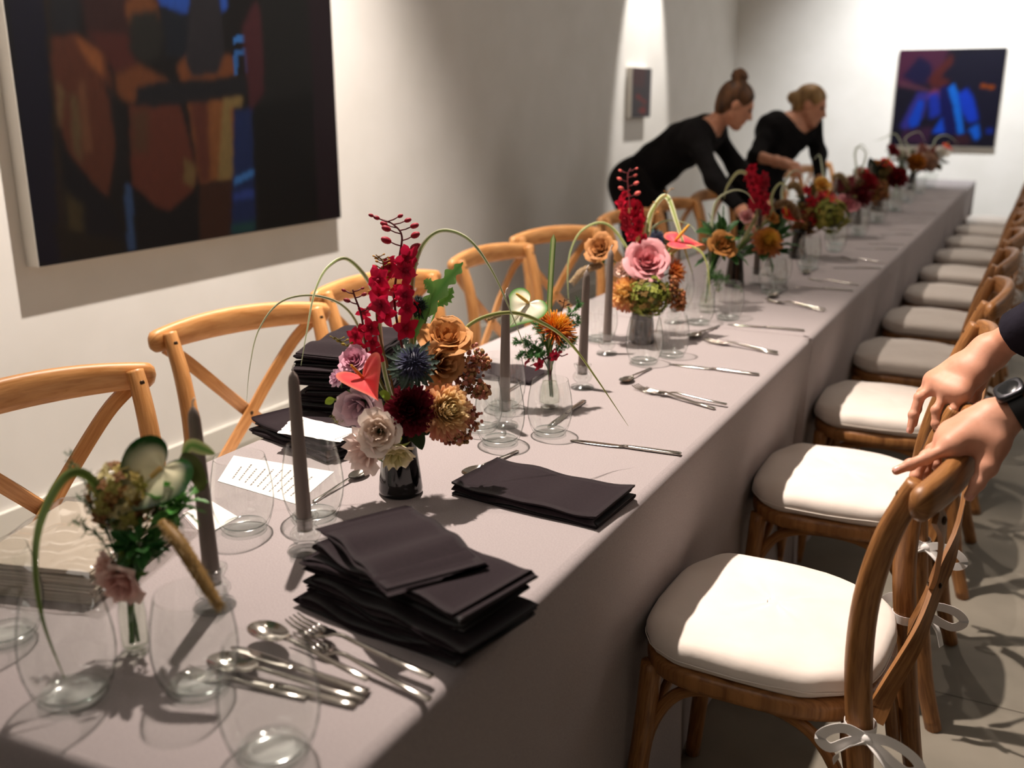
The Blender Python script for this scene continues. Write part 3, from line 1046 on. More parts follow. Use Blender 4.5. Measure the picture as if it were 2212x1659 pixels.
def make_fork(label, group):
    t = thing('fork', label, 'fork', (0, 0, 0), 0, group)
    m = MB()
    flat_shape(m, [(0.104, 0.0030, 0.0010, 0.003), (0.102, 0.0052, 0.0022, 0.003), (0.06, 0.0042, 0.0024, 0.004), (0.0, 0.0030, 0.0022, 0.0075), (-0.022, 0.0028, 0.0020, 0.0095), (-0.034, 0.0034, 0.0016, 0.008), (-0.042, 0.0090, 0.0010, 0.0055), (-0.050, 0.0118, 0.0009, 0.0035), (-0.060, 0.0122, 0.0009, 0.0025)])
    m.build('handle', M_STEEL, t)
    m = MB()
    for k in range(4):
        y = -0.0100 + k * 0.00667
        prof = [(-1, -1), (1, -1), (1, 1), (-1, 1)]
        m.sweep([(-0.058, y, 0.0026), (-0.075, y, 0.0022), (-0.092, y * 0.97, 0.0042), (-0.104, y * 0.94, 0.0085)], prof, [(0.0009, 0.0020), (0.0009, 0.0018), (0.0008, 0.0015), (0.0005, 0.0008)], up=(0, 0, 1))
    m.build('tines', M_STEEL, t)
    return t


def make_spoon(label, group):
    t = thing('spoon', label, 'spoon', (0, 0, 0), 0, group)
    m = MB()
    flat_shape(m, [(0.098, 0.0030, 0.0010, 0.003), (0.096, 0.0052, 0.0022, 0.003), (0.06, 0.0042, 0.0024, 0.0042), (0.0, 0.0030, 0.0022, 0.0085), (-0.024, 0.0030, 0.0018, 0.010), (-0.034, 0.0040, 0.0012, 0.0092)])
    m.build('handle', M_STEEL, t)
    m = MB()
    nr, ns = 6, 24
    for sgn, dz in ((1, 0.0), (-1, -0.0009)):
        v, f = [], []
        for i in range(nr + 1):
            rr = i / nr
            for j in range(ns):
                a = 2 * PI * j / ns
                x = -0.062 + 0.031 * rr * math.cos(a)
                y = 0.0185 * rr * math.sin(a) * (1 - 0.12 * math.cos(a))
                v.append((x, y, 0.0016 + 0.0085 * rr ** 2.2 + dz * 1.0))
        for i in range(nr):
            for j in range(ns):
                j2 = (j + 1) % ns
                q = (i * ns + j, i * ns + j2, (i + 1) * ns + j2, (i + 1) * ns + j)
                f.append(q if sgn > 0 else q[::-1])
        m.add(v, f)
    m.build('bowl', M_STEEL, t)
    return t


K0 = make_knife('', 'table knives')
FK0 = make_fork('', 'forks')
S0 = make_spoon('', 'spoons')
used_c = {}


def lay(proto, tip, end, label, dz=0.0, pitch=0.0):
    """lay a piece with its working end at tip and its handle end at end (table x, y)"""
    tip, end = Vector((tip[0], tip[1], 0)), Vector((end[0], end[1], 0))
    d = (end - tip).normalized()
    full = 0.225 if proto is K0 else (0.208 if proto is FK0 else 0.191)
    sc = max(0.74, min(1.10, (end - tip).length / full))
    c = (end + tip) / 2 - d * (0.0 if proto is K0 or proto is FK0 else -0.002 * sc)
    a = math.atan2(d.y, d.x)
    o = proto if proto not in used_c else dup(proto, (0, 0, 0), 0)
    used_c[proto] = 1
    o.location = (c.x, c.y, TZ + 0.0002 + dz)
    o.rotation_euler = (0, pitch, a)
    o.scale = (sc, sc, sc)
    o['label'] = label
    return o


def px2(p, z=TZ):
    q = on_z(p[0], p[1], z)
    return (q.x, q.y)


def layp(proto, tip, end, label, dz=0.0, pitch=0.0):
    return lay(proto, px2(tip), px2(end), label, dz, pitch)


layp(K0, (1232, 953), (1472, 984), 'table knife by the first bare setting beside the clear glasses')
layp(K0, (1447, 788), (1640, 812), 'table knife beside the grey vase with pink rose')
layp(K0, (1572, 702), (1738, 716), 'table knife by the leafy posy with one brown rose')
layp(K0, (1716, 621), (1843, 629), 'table knife, fourth laid along the aisle edge')
layp(K0, (1798, 579), (1904, 580), 'table knife, fifth laid along the aisle edge')
layp(K0, (1848, 538), (1940, 539), 'table knife, sixth laid along the aisle edge')
layp(K0, (1898, 507), (1974, 507), 'table knife, seventh laid along the aisle edge')
layp(K0, (1932, 482), (2001, 482), 'table knife, eighth laid along the aisle edge')
layp(K0, (1958, 460), (2027, 462), 'table knife, ninth laid along the aisle edge')
layp(K0, (1984, 445), (2043, 445), 'table knife, tenth laid along the aisle edge')
layp(K0, (2008, 427), (2068, 427), 'table knife, eleventh laid along the aisle edge')
layp(FK0, (1368, 838), (1548, 887), 'outer fork of the pair nearest the folded napkin')
layp(FK0, (1392, 848), (1570, 880), 'inner fork of the pair nearest the folded napkin', 0.004)
layp(FK0, (1515, 735), (1688, 769), 'outer fork of the second pair along the aisle edge')
layp(FK0, (1525, 740), (1680, 766), 'inner fork of the second pair along the aisle edge', 0.004)
layp(FK0, (1647, 648), (1790, 676), 'outer fork of the third pair along the aisle edge')
layp(FK0, (1655, 652), (1784, 672), 'inner fork of the third pair along the aisle edge', 0.004)
layp(FK0, (1745, 604), (1855, 617), 'fork, fourth place along the aisle edge')
layp(FK0, (1818, 558), (1912, 569), 'fork, fifth place along the aisle edge')
layp(FK0, (1874, 528), (1955, 530), 'fork, sixth place along the aisle edge')
layp(FK0, (1915, 498), (1985, 499), 'fork, seventh place along the aisle edge')
layp(FK0, (1945, 474), (2010, 475), 'fork, eighth place along the aisle edge')
layp(S0, (1342, 832), (1405, 798), 'dessert spoon above the pair of forks nearest the folded napkin')
layp(S0, (1488, 735), (1552, 707), 'dessert spoon above the second pair of forks')
layp(S0, (1660, 648), (1700, 624), 'dessert spoon above the third pair of forks')
layp(S0, (1735, 595), (1765, 580), 'dessert spoon above the fourth fork along the aisle edge')
layp(S0, (795, 1020), (680, 1085), 'dessert spoon by the black vase, seen through a glass', 0.0)
layp(S0, (1000, 1036), (1116, 978), 'spoon with its handle showing past the folded napkin')
layp(FK0, (1152, 815), (1085, 855), 'fork on the wall side behind the third candle')
layp(K0, (1185, 925), (1262, 868), 'knife lying behind the clear bud vase')
# unsorted heap at the near end
layp(FK0, (612, 1352), (958, 1494), 'longer fork reaching the table edge in the near cutlery heap', 0.010)
layp(FK0, (640, 1385), (930, 1522), 'second fork in the near cutlery heap', 0.003)
layp(S0, (540, 1378), (792, 1490), 'spoon lying uppermost in the near cutlery heap', 0.012)
layp(K0, (500, 1405), (795, 1506), 'knife under the spoon in the near cutlery heap', 0.003)
layp(S0, (440, 1432), (785, 1516), 'spoon with a bright handle in the near cutlery heap', 0.0)
layp(K0, (445, 1452), (770, 1528), 'knife on the near side of the cutlery heap', 0.0)
layp(FK0, (400, 1455), (662, 1513), 'short-looking fork at the edge of the near cutlery heap', 0.0)


# ================================================================ napkins and cards
def napkin_mesh(L, W, layers, th, seed, wav=1.0, mat=None):
    """a cloth folded back and forth into a flat pad, L along x, W along y, resting on z = 0"""
    r = random.Random(seed)
    gap = th * 1.55
    path = []
    hw = W / 2
    for k in range(layers):
        d = 1 if k % 2 == 0 else -1
        z = th * 0.5 + k * gap
        a, b_ = -d * (hw - r.uniform(0, 0.006)), d * (hw - r.uniform(0, 0.006))
        for i in range(11):
            path.append((lerp(a, b_, i / 10), z))
        if k < layers - 1:
            for q in (0.25, 0.5, 0.75):
                path.append((b_ + d * gap * 0.55 * math.sin(PI * q), z + gap * (0.5 - 0.5 * math.cos(PI * q))))
    nx = 22
    m = MB()
    n = len(path)
    top, bot = [], []
    # normals of the section
    nor = []
    for i in range(n):
        a, b_ = path[max(0, i - 1)], path[min(n - 1, i + 1)]
        dx, dz = b_[0] - a[0], b_[1] - a[1]
        ln = math.hypot(dx, dz) or 1
        nor.append((-dz / ln, dx / ln))
    ph = [r.uniform(0, 6) for _ in range(6)]
    v = []
    for side in (1, -1):
        for i in range(n):
            y, z = path[i]
            lay_ = z / gap
            for j in range(nx):
                u = j / (nx - 1)
                x = (u - 0.5) * L
                e = 0.004 * wav * math.sin(ph[0] + lay_ * 2.1) * (2 * u - 1)
                w = wav * (0.0022 * math.sin(9 * u + ph[1] + y * 12) + 0.0016 * math.sin(17 * u + ph[2] + lay_)) * min(1, z / (th * 2))
                lift = wav * 0.006 * (abs(2 * u - 1) ** 3) * (z / (layers * gap)) * math.sin(ph[3] + 1.5)
                v.append((x * (1 + 0.01 * math.sin(ph[4] + lay_)) + e, y + nor[i][0] * th * 0.5 * side + wav * 0.002 * math.sin(ph[5] + 7 * u), max(0.0002, z + nor[i][1] * th * 0.5 * side + w + lift)))
    f = []
    N_ = n * nx
    for i in range(n - 1):
        for j in range(nx - 1):
            q = (i * nx + j, i * nx + j + 1, (i + 1) * nx + j + 1, (i + 1) * nx + j)
            f.append(q[::-1])
            f.append(tuple(N_ + t for t in q))
    for i in range(n - 1):
        f.append((i * nx, (i + 1) * nx, N_ + (i + 1) * nx, N_ + i * nx))
        f.append((i * nx + nx - 1, N_ + i * nx + nx - 1, N_ + (i + 1) * nx + nx - 1, (i + 1) * nx + nx - 1))
    for j in range(nx - 1):
        f.append((j, N_ + j, N_ + j + 1, j + 1))
        o = (n - 1) * nx
        f.append((o + j, o + j + 1, N_ + o + j + 1, N_ + o + j))
    m.add(v, f)
    return m, layers * gap


def napkin(label, group, x, y, z, rot, L, W, layers, th, seed, wav=1.0, tilt=(0, 0)):
    m, h = napkin_mesh(L, W, layers, th, seed, wav)
    o = m.build('folded_napkin', M_NAPKIN)
    tag(o, label, 'napkin', group)
    o.location = (x, y, z)
    o.rotation_euler = (tilt[0], tilt[1], rot)
    return h


napkin('dark folded napkin lying alone on the cloth by the spoon handle', None, -0.688, 1.385, TZ + 0.0003, math.radians(-3), 0.275, 0.150, 4, 0.0034, 5, 0.9)
# near stack
z = TZ + 0.0003
NS = 8
names = ['bottom', 'second from bottom', 'third from bottom', 'fourth from bottom', 'fifth from bottom', 'sixth from bottom', 'second from top', 'topmost']
rr = random.Random(11)
for i in range(NS):
    ox, oy = rr.uniform(-0.014, 0.014), rr.uniform(-0.012, 0.012)
    if i == 0:
        ox, oy = -0.012, -0.012
    if i == NS - 1:
        ox, oy = -0.035, 0.012
    h = napkin('dark folded napkin, %s of the near stack beside the cutlery' % names[i], 'dark napkins in the near stack', -0.656 + ox, 0.960 + oy, z + (0.004 if i == NS - 1 else 0), math.radians((-10 if i < NS - 1 else -24) + rr.uniform(-5, 5)), 0.268 if i < NS - 1 else 0.21, 0.145, 4, 0.0018, 20 + i, 1.35)
    z += h * 0.97
# stack behind the tall bouquet
z = TZ + 0.0003
NL = 9
names = ['bottom', 'second from bottom', 'third from bottom', 'fourth from bottom', 'fifth from bottom', 'sixth from bottom', 'seventh from bottom', 'second from top', 'topmost']
for i in range(NL):
    ox, oy = rr.uniform(-0.010, 0.010), rr.uniform(-0.010, 0.010)
    h = napkin('dark folded napkin, %s of the stack behind the tall bouquet' % names[i], 'dark napkins in the stack behind the bouquet', -1.268 + ox, 1.635 + oy, z, math.radians(108 + rr.uniform(-6, 6)), 0.25, 0.165, 4, 0.0029, 40 + i, 1.3)
    z += h * 0.98
# napkins under the torn-edge card
h1 = napkin('dark napkin under the torn-edged white card, lower of the two', 'dark napkins under the torn card', -1.215, 1.435, TZ + 0.0003, math.radians(-14), 0.25, 0.135, 4, 0.003, 61, 1.1)
h2 = napkin('dark napkin under the torn-edged white card, upper of the two', 'dark napkins under the torn card', -1.212, 1.437, TZ + h1 * 0.98, math.radians(-12), 0.25, 0.13, 3, 0.003, 62, 1.1)
napkin('dark folded napkin on the wall side by the third candle', None, -1.13, 2.03, TZ + 0.0003, math.radians(4), 0.22, 0.12, 3, 0.003, 63, 0.7)


def card(label, corners, z, lines, torn=False, seed=1, cat='card', name='menu_card'):
    """thin paper card with faint lines of writing; corners are table x, y"""
    t = thing(name, label, cat, (corners[0][0], corners[0][1], z))
    c = [Vector((p[0], p[1], 0)) for p in corners]
    r = random.Random(seed)
    nn = 14
    edge = []
    for i in range(4):
        a, b_ = c[i], c[(i + 1) % 4]
        nrm = Vector((-(b_ - a).y, (b_ - a).x, 0)).normalized()
        for j in range(nn):
            p = a.lerp(b_, j / nn)
            if torn:
                p = p + nrm * r.uniform(-0.003, 0.003)
            edge.append(p - c[0])
    m = MB()
    m.rings([[(p.x, p.y, 0.0) for p in edge], [(p.x, p.y, 0.0006) for p in edge]])
    m.build('sheet', M_PAPER, t, smooth=False)
    if lines:
        m = MB()
        for i in range(lines):
            v = 0.14 + 0.72 * i / max(1, lines - 1)
            u = 0.1 + 0.1 * r.random()
            end = 0.9 - 0.25 * r.random()
            while u < end:
                w = r.uniform(0.02, 0.07)
                p = [c[0].lerp(c[1], v2).lerp(c[3].lerp(c[2], v2), u2) - c[0] for v2, u2 in ((v, u), (v, u + w), (v + 0.016, u + w), (v + 0.016, u))]
                m.add([(q.x, q.y, 0.0009) for q in p], [(0, 1, 2, 3)])
                u += w + r.uniform(0.012, 0.03)
        m.build('handwriting', M_INK, t, smooth=False)
    return t


card('white menu card with handwritten lines behind two stemless glasses', [px2(p) for p in ((470, 1040), (640, 1090), (722, 1020), (505, 985))], TZ + 0.0004, 10, seed=2)
card('plain corner of a white card beside the first candle', [px2(p) for p in ((395, 1110), (440, 1160), (515, 1118), (455, 1082))], TZ + 0.0004, 0, seed=3)
zt = TZ + h1 + h2 + 0.006
card('torn-edged white card lying on dark napkins', [px2(p, zt) for p in ((600, 935), (735, 955), (800, 935), (640, 898))], zt, 2, True, 4)

# film-wrapped package of white menus at the wall-side corner
root = thing('film_wrapped_package', 'clear film package of white paper at the wall-side near corner', 'package', (-1.165, 0.845, TZ))
m = MB()
r = random.Random(9)
for k in range(14):
    z0 = 0.001 + k * 0.0034
    a = r.uniform(-0.03, 0.03) + 0.3
    ox, oy = r.uniform(-0.004, 0.004), r.uniform(-0.004, 0.004)
    pts = []
    for (x, y) in ((-0.09, -0.105), (0.09, -0.105), (0.09, 0.105), (-0.09, 0.105)):
        pts.append((x * math.cos(a) - y * math.sin(a) + ox, x * math.sin(a) + y * math.cos(a) + oy))
    m.rings([[(x, y, z0) for x, y in pts], [(x, y, z0 + 0.0026) for x, y in pts]])
m.build('paper_stack', M_PACK, root, smooth=False)
m = MB()
nu, nv = 34, 34
pts = []
for j in range(nv):
    for i in range(nu):
        u, v = i / (nu - 1) * 2 - 1, j / (nv - 1) * 2 - 1
        x, y = u * 0.118, v * 0.135
        d = max(abs(u) / 0.79, abs(v) / 0.81)
        z = 0.052 if d < 1 else 0.052 * max(0.0, 1 - (d - 1) / 0.20)
        z += 0.006 * math.sin(9 * u + 5 * v * v) * math.sin(7 * v + 3 * u) + 0.004
        a = 0.3
        pts.append((x * math.cos(a) - y * math.sin(a), x * math.sin(a) + y * math.cos(a), max(0.0015, z)))
m.patch(pts, nu, nv)
m.build('film', M_FILM, root)

# ================================================================ flowers
def frame_to(d):
    """rotation that takes +Z to direction d"""
    return Vector(d).normalized().to_track_quat('Z', 'Y').to_matrix()


def fib_dirs(n, t_max=PI, jitter=0.0, r=rnd):
    out = []
    zmin = math.cos(t_max)
    for i in range(n):
        z = 1 - (1 - zmin) * (i + 0.5) / n
        a = i * 2.399963 + r.uniform(-jitter, jitter)
        q = math.sqrt(max(0, 1 - z * z))
        out.append((Vector((q * math.cos(a), q * math.sin(a), z)), math.acos(max(-1, min(1, z)))))
    return out


def rose_petals(m, C, F, R, c_in, c_out, n=24, ruffle=0.0, openness=1.0, seed=1, nu=7, nv=6):
    M = frame_to(F)
    r = random.Random(seed)
    for i in range(n):
        fr = (i + 0.5) / n
        a0 = i * 2.399963 + r.uniform(-0.15, 0.15)
        w = lerp(1.25, 0.78, fr)
        h = R * lerp(1.02, 0.92, fr) * r.uniform(0.94, 1.06)
        rad = R * (0.10 + 0.68 * fr ** 0.85)
        pts, cols = [], []
        for j in range(nv):
            v = j / (nv - 1)
            for k in range(nu):
                u = k / (nu - 1) * 2 - 1
                belly = math.sin(min(1.0, v * 1.15) * PI / 2)
                rho = rad * (0.30 + 0.70 * belly)
                tip = max(0.0, v - 0.62) / 0.38
                rho += R * 0.34 * openness * fr * tip ** 1.6 * (1 - 0.3 * u * u)
                z = h * v * (1 - 0.20 * abs(u) ** 3 * v) - R * 0.28 * openness * fr * tip ** 2
                ru = ruffle * R * math.sin(u * 8 + a0 * 3 + i) * v * v
                ang = a0 + u * w * (0.55 + 0.45 * math.sin(v * PI * 0.72 + 0.5))
                z += ru * 0.8 - R * 0.55
                rho += ru * 0.6
                p = Vector((rho * math.cos(ang), rho * math.sin(ang), z))
                pts.append(Vector(C) + M @ p)
                sh = mix(c_in, c_out, fr * 0.6 + 0.4 * v)
                cols.append(tuple(x * (0.94 + 0.10 * v) for x in sh))
        m.patch(pts, nu, nv, 0, cols)


def mum_petals(m, C, F, R, cols3, n=150, t_max=2.0, width=0.13, incurve=0.35, seed=1, quill=False):
    """cols3: centre, middle, edge colours"""
    M = frame_to(F)
    r = random.Random(seed)
    for d, th in fib_dirs(n, t_max, 0.2, r):
        f = th / t_max
        L = R * lerp(0.72, 1.0, f) * r.uniform(0.9, 1.06)
        side = d.cross(Vector((0, 0, 1)))
        if side.length < 1e-3:
            side = Vector((1, 0, 0))
        side.normalize()
        upv = side.cross(d).normalized()
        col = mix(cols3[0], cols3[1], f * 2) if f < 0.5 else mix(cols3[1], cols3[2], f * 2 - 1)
        wv = R * width * r.uniform(0.85, 1.15)
        bend = incurve * R * 0.5 * r.uniform(0.6, 1.3)
        if quill:
            pth = []
            for j in range(5):
                t = j / 4
                p = d * (L * (0.12 + 0.88 * t)) + upv * (bend * (t * t - 0.3 * t)) + side * (r.uniform(-0.02, 0.02) * R)
                pth.append(Vector(C) + M @ p)
            tipc = mix(col, cols3[0], 0.45)
            m.tube(pth, [wv * 0.42, wv * 0.36, wv * 0.32, wv * 0.36, wv * 0.18], 5, 0, [col, col, col, mix(col, tipc, .5), tipc])
            continue
        pts, cc = [], []
        for j in range(5):
            t = j / 4
            ww = wv * (0.45 + 1.1 * t - 1.15 * t ** 3)
            for k in (-1, 0, 1):
                p = d * (L * (0.2 + 0.8 * t)) + upv * (bend * (t * t) - abs(k) * -0.25 * wv) + side * (k * ww)
                pts.append(Vector(C) + M @ p)
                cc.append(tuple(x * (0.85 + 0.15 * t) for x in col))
        m.patch(pts, 3, 5, 0, cc)


def spathe(m, C, F, up, L, Wd, c_mid, c_edge, c_vein=None, fold=0.35, edge_w=0.3, tip_bias=0.0, curl=0.15):
    """heart-shaped spathe: F faces out, up runs from the tip to the notch"""
    F = Vector(F).normalized()
    up = (Vector(up) - F * Vector(up).dot(F)).normalized()
    sd = up.cross(F)
    nr, ns = 9, 48
    pts, cols = [], []
    for i in range(nr + 1):
        rr_ = i / nr
        for j in range(ns):
            t = -PI + 2 * PI * j / ns
            hx = 16 * math.sin(t) ** 3 / 16.0
            hy = (13 * math.cos(t) - 5 * math.cos(2 * t) - 2 * math.cos(3 * t) - math.cos(4 * t)) / 16.0
            hy = hy if hy > 0 else hy * 1.12
            x, y = hx * rr_ * Wd, (0.30 + (hy - 0.30) * rr_) * L * 0.62
            z = fold * abs(x) - curl * L * (rr_ ** 2) * max(0, -hy) * 0.5 + 0.012 * L * math.sin(t * 9) * rr_ * (1 - rr_) * 4
            pts.append(Vector(C) + sd * x + up * (y - 0.30 * L * 0.62) + F * z)
            e = max(0.0, (rr_ - (1 - edge_w)) / edge_w)
            bias = max(0.0, hy) * tip_bias
            col = mix(c_mid, c_edge, min(1, e ** 1.2 * (1 + bias)))
            if c_vein:
                vn = 0.5 + 0.5 * math.cos(t * 9)
                col = mix(col, c_vein, 0.35 * vn * (1 - rr_))
            cols.append(col)
    f = []
    for i in range(nr):
        for j in range(ns):
            j2 = (j + 1) % ns
            f.append((i * ns + j, i * ns + j2, (i + 1) * ns + j2, (i + 1) * ns + j))
    m.add(pts, f, 0, cols)
    return Vector(C)


def leaf_blade(m, path, width, col, col2=None, lobes=0, lobe_amp=0.25, up=(0, 0, 1), nv=None, cup=0.15):
    """a leaf along path with optional wavy lobes"""
    path = [Vector(p) for p in path]
    n = len(path)
    pts, cols = [], []
    for i, p in enumerate(path):
        t = (path[min(i + 1, n - 1)] - path[max(i - 1, 0)]).normalized()
        sd = t.cross(Vector(up))
        if sd.length < 1e-3:
            sd = t.cross(Vector((1, 0, 0)))
        sd.normalize()
        nn = sd.cross(t)
        f = i / (n - 1)
        w = width * (math.sin(PI * min(1, f * 0.96 + 0.04)) ** 0.7 if f < 1 else 0.02)
        for k in (-1, -0.5, 0, 0.5, 1):
            lob = 1 + (lobe_amp * math.sin(f * lobes * 2 * PI + (0 if k < 0 else 1.3)) if lobes else 0)
            q = p + sd * (k * w * (lob if abs(k) == 1 else 1)) + nn * (cup * w * k * k)
            if lobes:
                q += nn * (0.12 * w * abs(k) * math.sin(f * lobes * 2 * PI + k))
            pts.append(q)
            cols.append(mix(col, col2 or col, abs(k) if col2 else 0))
    m.patch(pts, 5, n, 0, cols)


def ribbon(m, path, w0, c_mid, c_edge, up=(0, 1, 0), taper=0.35, tip=0.08):
    """variegated grass blade"""
    path = [Vector(p) for p in path]
    n = len(path)
    pts, cols = [], []
    for i, p in enumerate(path):
        t = (path[min(i + 1, n - 1)] - path[max(i - 1, 0)]).normalized()
        sd = t.cross(Vector(up))
        if sd.length < 1e-3:
            sd = t.cross(Vector((1, 0, 0)))
        sd.normalize()
        nn = sd.cross(t)
        f = i / (n - 1)
        w = w0 * (1 - (1 - tip) * max(0.0, (f - taper) / (1 - taper)) ** 1.3) * min(1, 0.5 + f * 4)
        for k in (-1, -0.55, -0.45, 0, 0.45, 0.55, 1):
            pts.append(p + sd * (k * w) + nn * (0.25 * w * k * k))
            cols.append(c_edge if abs(k) > 0.5 else c_mid)
    m.patch(pts, 7, n, 0, cols)


GREEN, DGREEN, LGREEN = s(70, 110, 44), s(38, 66, 30), s(132, 158, 62)
CREAM_EDGE = s(228, 230, 200)
BLADE = s(150, 168, 104)


class Flower:
    """one cut stem: an Empty at the vase mouth, with its parts in world coordinates"""

    def __init__(self, name, label, cat, M, group=None):
        self.M = Vector(M)
        self.t = thing(name, label, cat, self.M, 0, group)

    def part(self, name, m, mat):
        return m.build(name, mat, self.t, world_root=self.M)

    def stem(self, H, r=0.0022, col=GREEN, bend=None):
        foot = 0.088 if self.M.z - TZ < 0.12 else 0.05
        hh = (H[0] * 91.7 + H[2] * 57.3) % 6.283
        M, H = self.M, Vector(H)
        mid = bend if bend is not None else M.lerp(H, 0.5) + Vector((0, 0, 0.015))
        m = MB()
        ax = (M - Vector(mid)).normalized()
        p = smooth_path([M + Vector((ax.x * 0.003 + 0.006 * math.cos(hh), ax.y * 0.003 + 0.006 * math.sin(hh), -foot)), M + Vector((0.004 * math.cos(hh + 2), 0.004 * math.sin(hh + 2), 0)), mid, H], 5)
        m.tube(p, r, 6, 0, [col] * len(p))
        self.part('stem', m, M_TWIG)


def rose(label, M, H, F, R, c_in, c_out, n=24, openness=1.0, ruffle=0.0, seed=1, group=None, stem=GREEN, name='rose', cat='flower', sep=None):
    f = Flower(name, label, cat, M, group)
    m = MB()
    rose_petals(m, H, F, R, c_in, c_out, n, ruffle, openness, seed)
    f.part('petals', m, M_PETAL)
    d = Vector(F).normalized()
    m = MB()
    base = Vector(H) - d * R * 0.55
    Mx = frame_to(F)
    for k in range(5):
        a = 2 * PI * k / 5
        o = Mx @ Vector((math.cos(a), math.sin(a), 0))
        leaf_blade(m, [base - d * R * 0.1 + o * R * 0.1, base + o * R * 0.35 + d * R * 0.05, base + o * R * 0.62 - d * R * 0.02, base + o * R * 0.8 - d * R * 0.12], R * 0.13, sep or GREEN, up=tuple(d))
    m.ball(base - d * R * 0.05, (R * 0.2,) * 3, 8, 6, 0, sep or GREEN)
    f.part('sepals', m, M_LEAF)
    f.stem(base, 0.0024, stem)
    return f


def mum(label, M, H, F, R, cols3, n=150, t_max=2.0, seed=1, quill=False, width=0.13, incurve=0.35, name='chrysanthemum', group=None):
    f = Flower(name, label, 'flower', M, group)
    m = MB()
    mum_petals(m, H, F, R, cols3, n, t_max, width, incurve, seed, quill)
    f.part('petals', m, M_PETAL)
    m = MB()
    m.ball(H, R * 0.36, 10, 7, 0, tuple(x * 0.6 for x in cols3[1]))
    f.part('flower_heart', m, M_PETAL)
    f.stem(Vector(H) - Vector(F).normalized() * R * 0.2)
    return f


def anthurium(label, M, H, F, up, L, Wd, c_mid, c_edge, c_spad, vein=None, spad_dir=None, spad_len=None, fold=0.35, edge_w=0.3, tip_bias=0.0, curl=0.15, group=None, stem=GREEN):
    f = Flower('anthurium', label, 'flower', M, group)
    m = MB()
    spathe(m, H, F, up, L, Wd, c_mid, c_edge, vein, fold, edge_w, tip_bias, curl)
    f.part('spathe', m, M_WAXY)
    d = Vector(spad_dir if spad_dir else F).normalized()
    sl = spad_len or L * 0.55
    m = MB()
    p = [Vector(H) + Vector(F).normalized() * 0.001 + d * (sl * t) for t in (0, 0.2, 0.5, 0.8, 0.95, 1.0)]
    m.tube(p, [L * 0.035, L * 0.045, L * 0.045, L * 0.038, L * 0.028, L * 0.008], 10, 0, [mix(c_spad, s(232, 190, 60), i / 5) for i in range(6)])
    f.part('spadix', m, M_WAXY)
    f.stem(Vector(H) - Vector(F).normalized() * 0.001, 0.0024, stem)
    return f


def thistle(label, M, H, F, R, col=s(62, 66, 108), bract=s(52, 78, 68), seed=2, group=None):
    f = Flower('sea_holly', label, 'flower', M, group)
    r = random.Random(seed)
    Mx = frame_to(F)
    m = MB()
    m.ball(H, R * 0.66, 12, 8, 0, tuple(x * 0.5 for x in col))
    for d, th in fib_dirs(240, 2.2, 0.2, r):
        p0, p1 = d * R * 0.6, d * R * r.uniform(0.92, 1.08) + Vector((r.uniform(-.06, .06), r.uniform(-.06, .06), 0)) * R
        m.tube([Vector(H) + Mx @ p0, Vector(H) + Mx @ p1], [R * 0.045, R * 0.008], 4, 0, [tuple(x * .6 for x in col), mix(col, s(130, 134, 170), r.random() * 0.5)], cap=False)
    f.part('flower_cone', m, M_TWIG)
    m = MB()
    for k in range(34):
        a = k * 2.4
        z0 = -0.25 - 0.5 * (k / 34)
        o = Vector((math.cos(a), math.sin(a), z0 + 0.1)).normalized()
        L = R * r.uniform(1.25, 1.75)
        pa = [o * R * 0.45, o * L * 0.7 + Vector((0, 0, 0.12 * R)), o * L + Vector((0, 0, 0.3 * R))]
        leaf_blade(m, [Vector(H) + Mx @ q for q in smooth_path(pa, 4)], R * 0.13, bract, tuple(x * 1.5 for x in bract), lobes=4, lobe_amp=0.6, up=tuple(Mx @ Vector((0, 0, 1))))
    f.part('bracts', m, M_LEAF)
    f.stem(Vector(H) - Vector(F).normalized() * R * 0.5, 0.0024, s(70, 92, 74))
    return f


def floret(m, C, F, R, col, n=5, lip=None, roll=0.0, seed=0):
    Mx = frame_to(F)
    r = random.Random(seed)
    for k in range(n):
        a = roll + 2 * PI * k / n
        o = Vector((math.cos(a), math.sin(a), 0))
        sd = Vector((-math.sin(a), math.cos(a), 0))
        L = R * r.uniform(0.85, 1.1)
        pts, cols = [], []
        for j in range(5):
            t = j / 4
            w = R * 0.36 * math.sin(PI * (0.12 + 0.86 * t)) ** 0.8
            for q in (-1, 0, 1):
                p = o * (L * t) + sd * (q * w) + Vector((0, 0, R * (0.22 * t - 0.38 * t * t * r.uniform(.4, 1.2)) + 0.08 * R * abs(q)))
                pts.append(Vector(C) + Mx @ p)
                cols.append(mix(lip or col, col, t * 2.0))
        m.patch(pts, 3, 5, 0, cols)
    m.ball(Vector(C) + Mx @ Vector((0, 0, R * 0.12)), R * 0.14, 6, 5, 0, lip or mix(col, (1, .8, .3), .3))


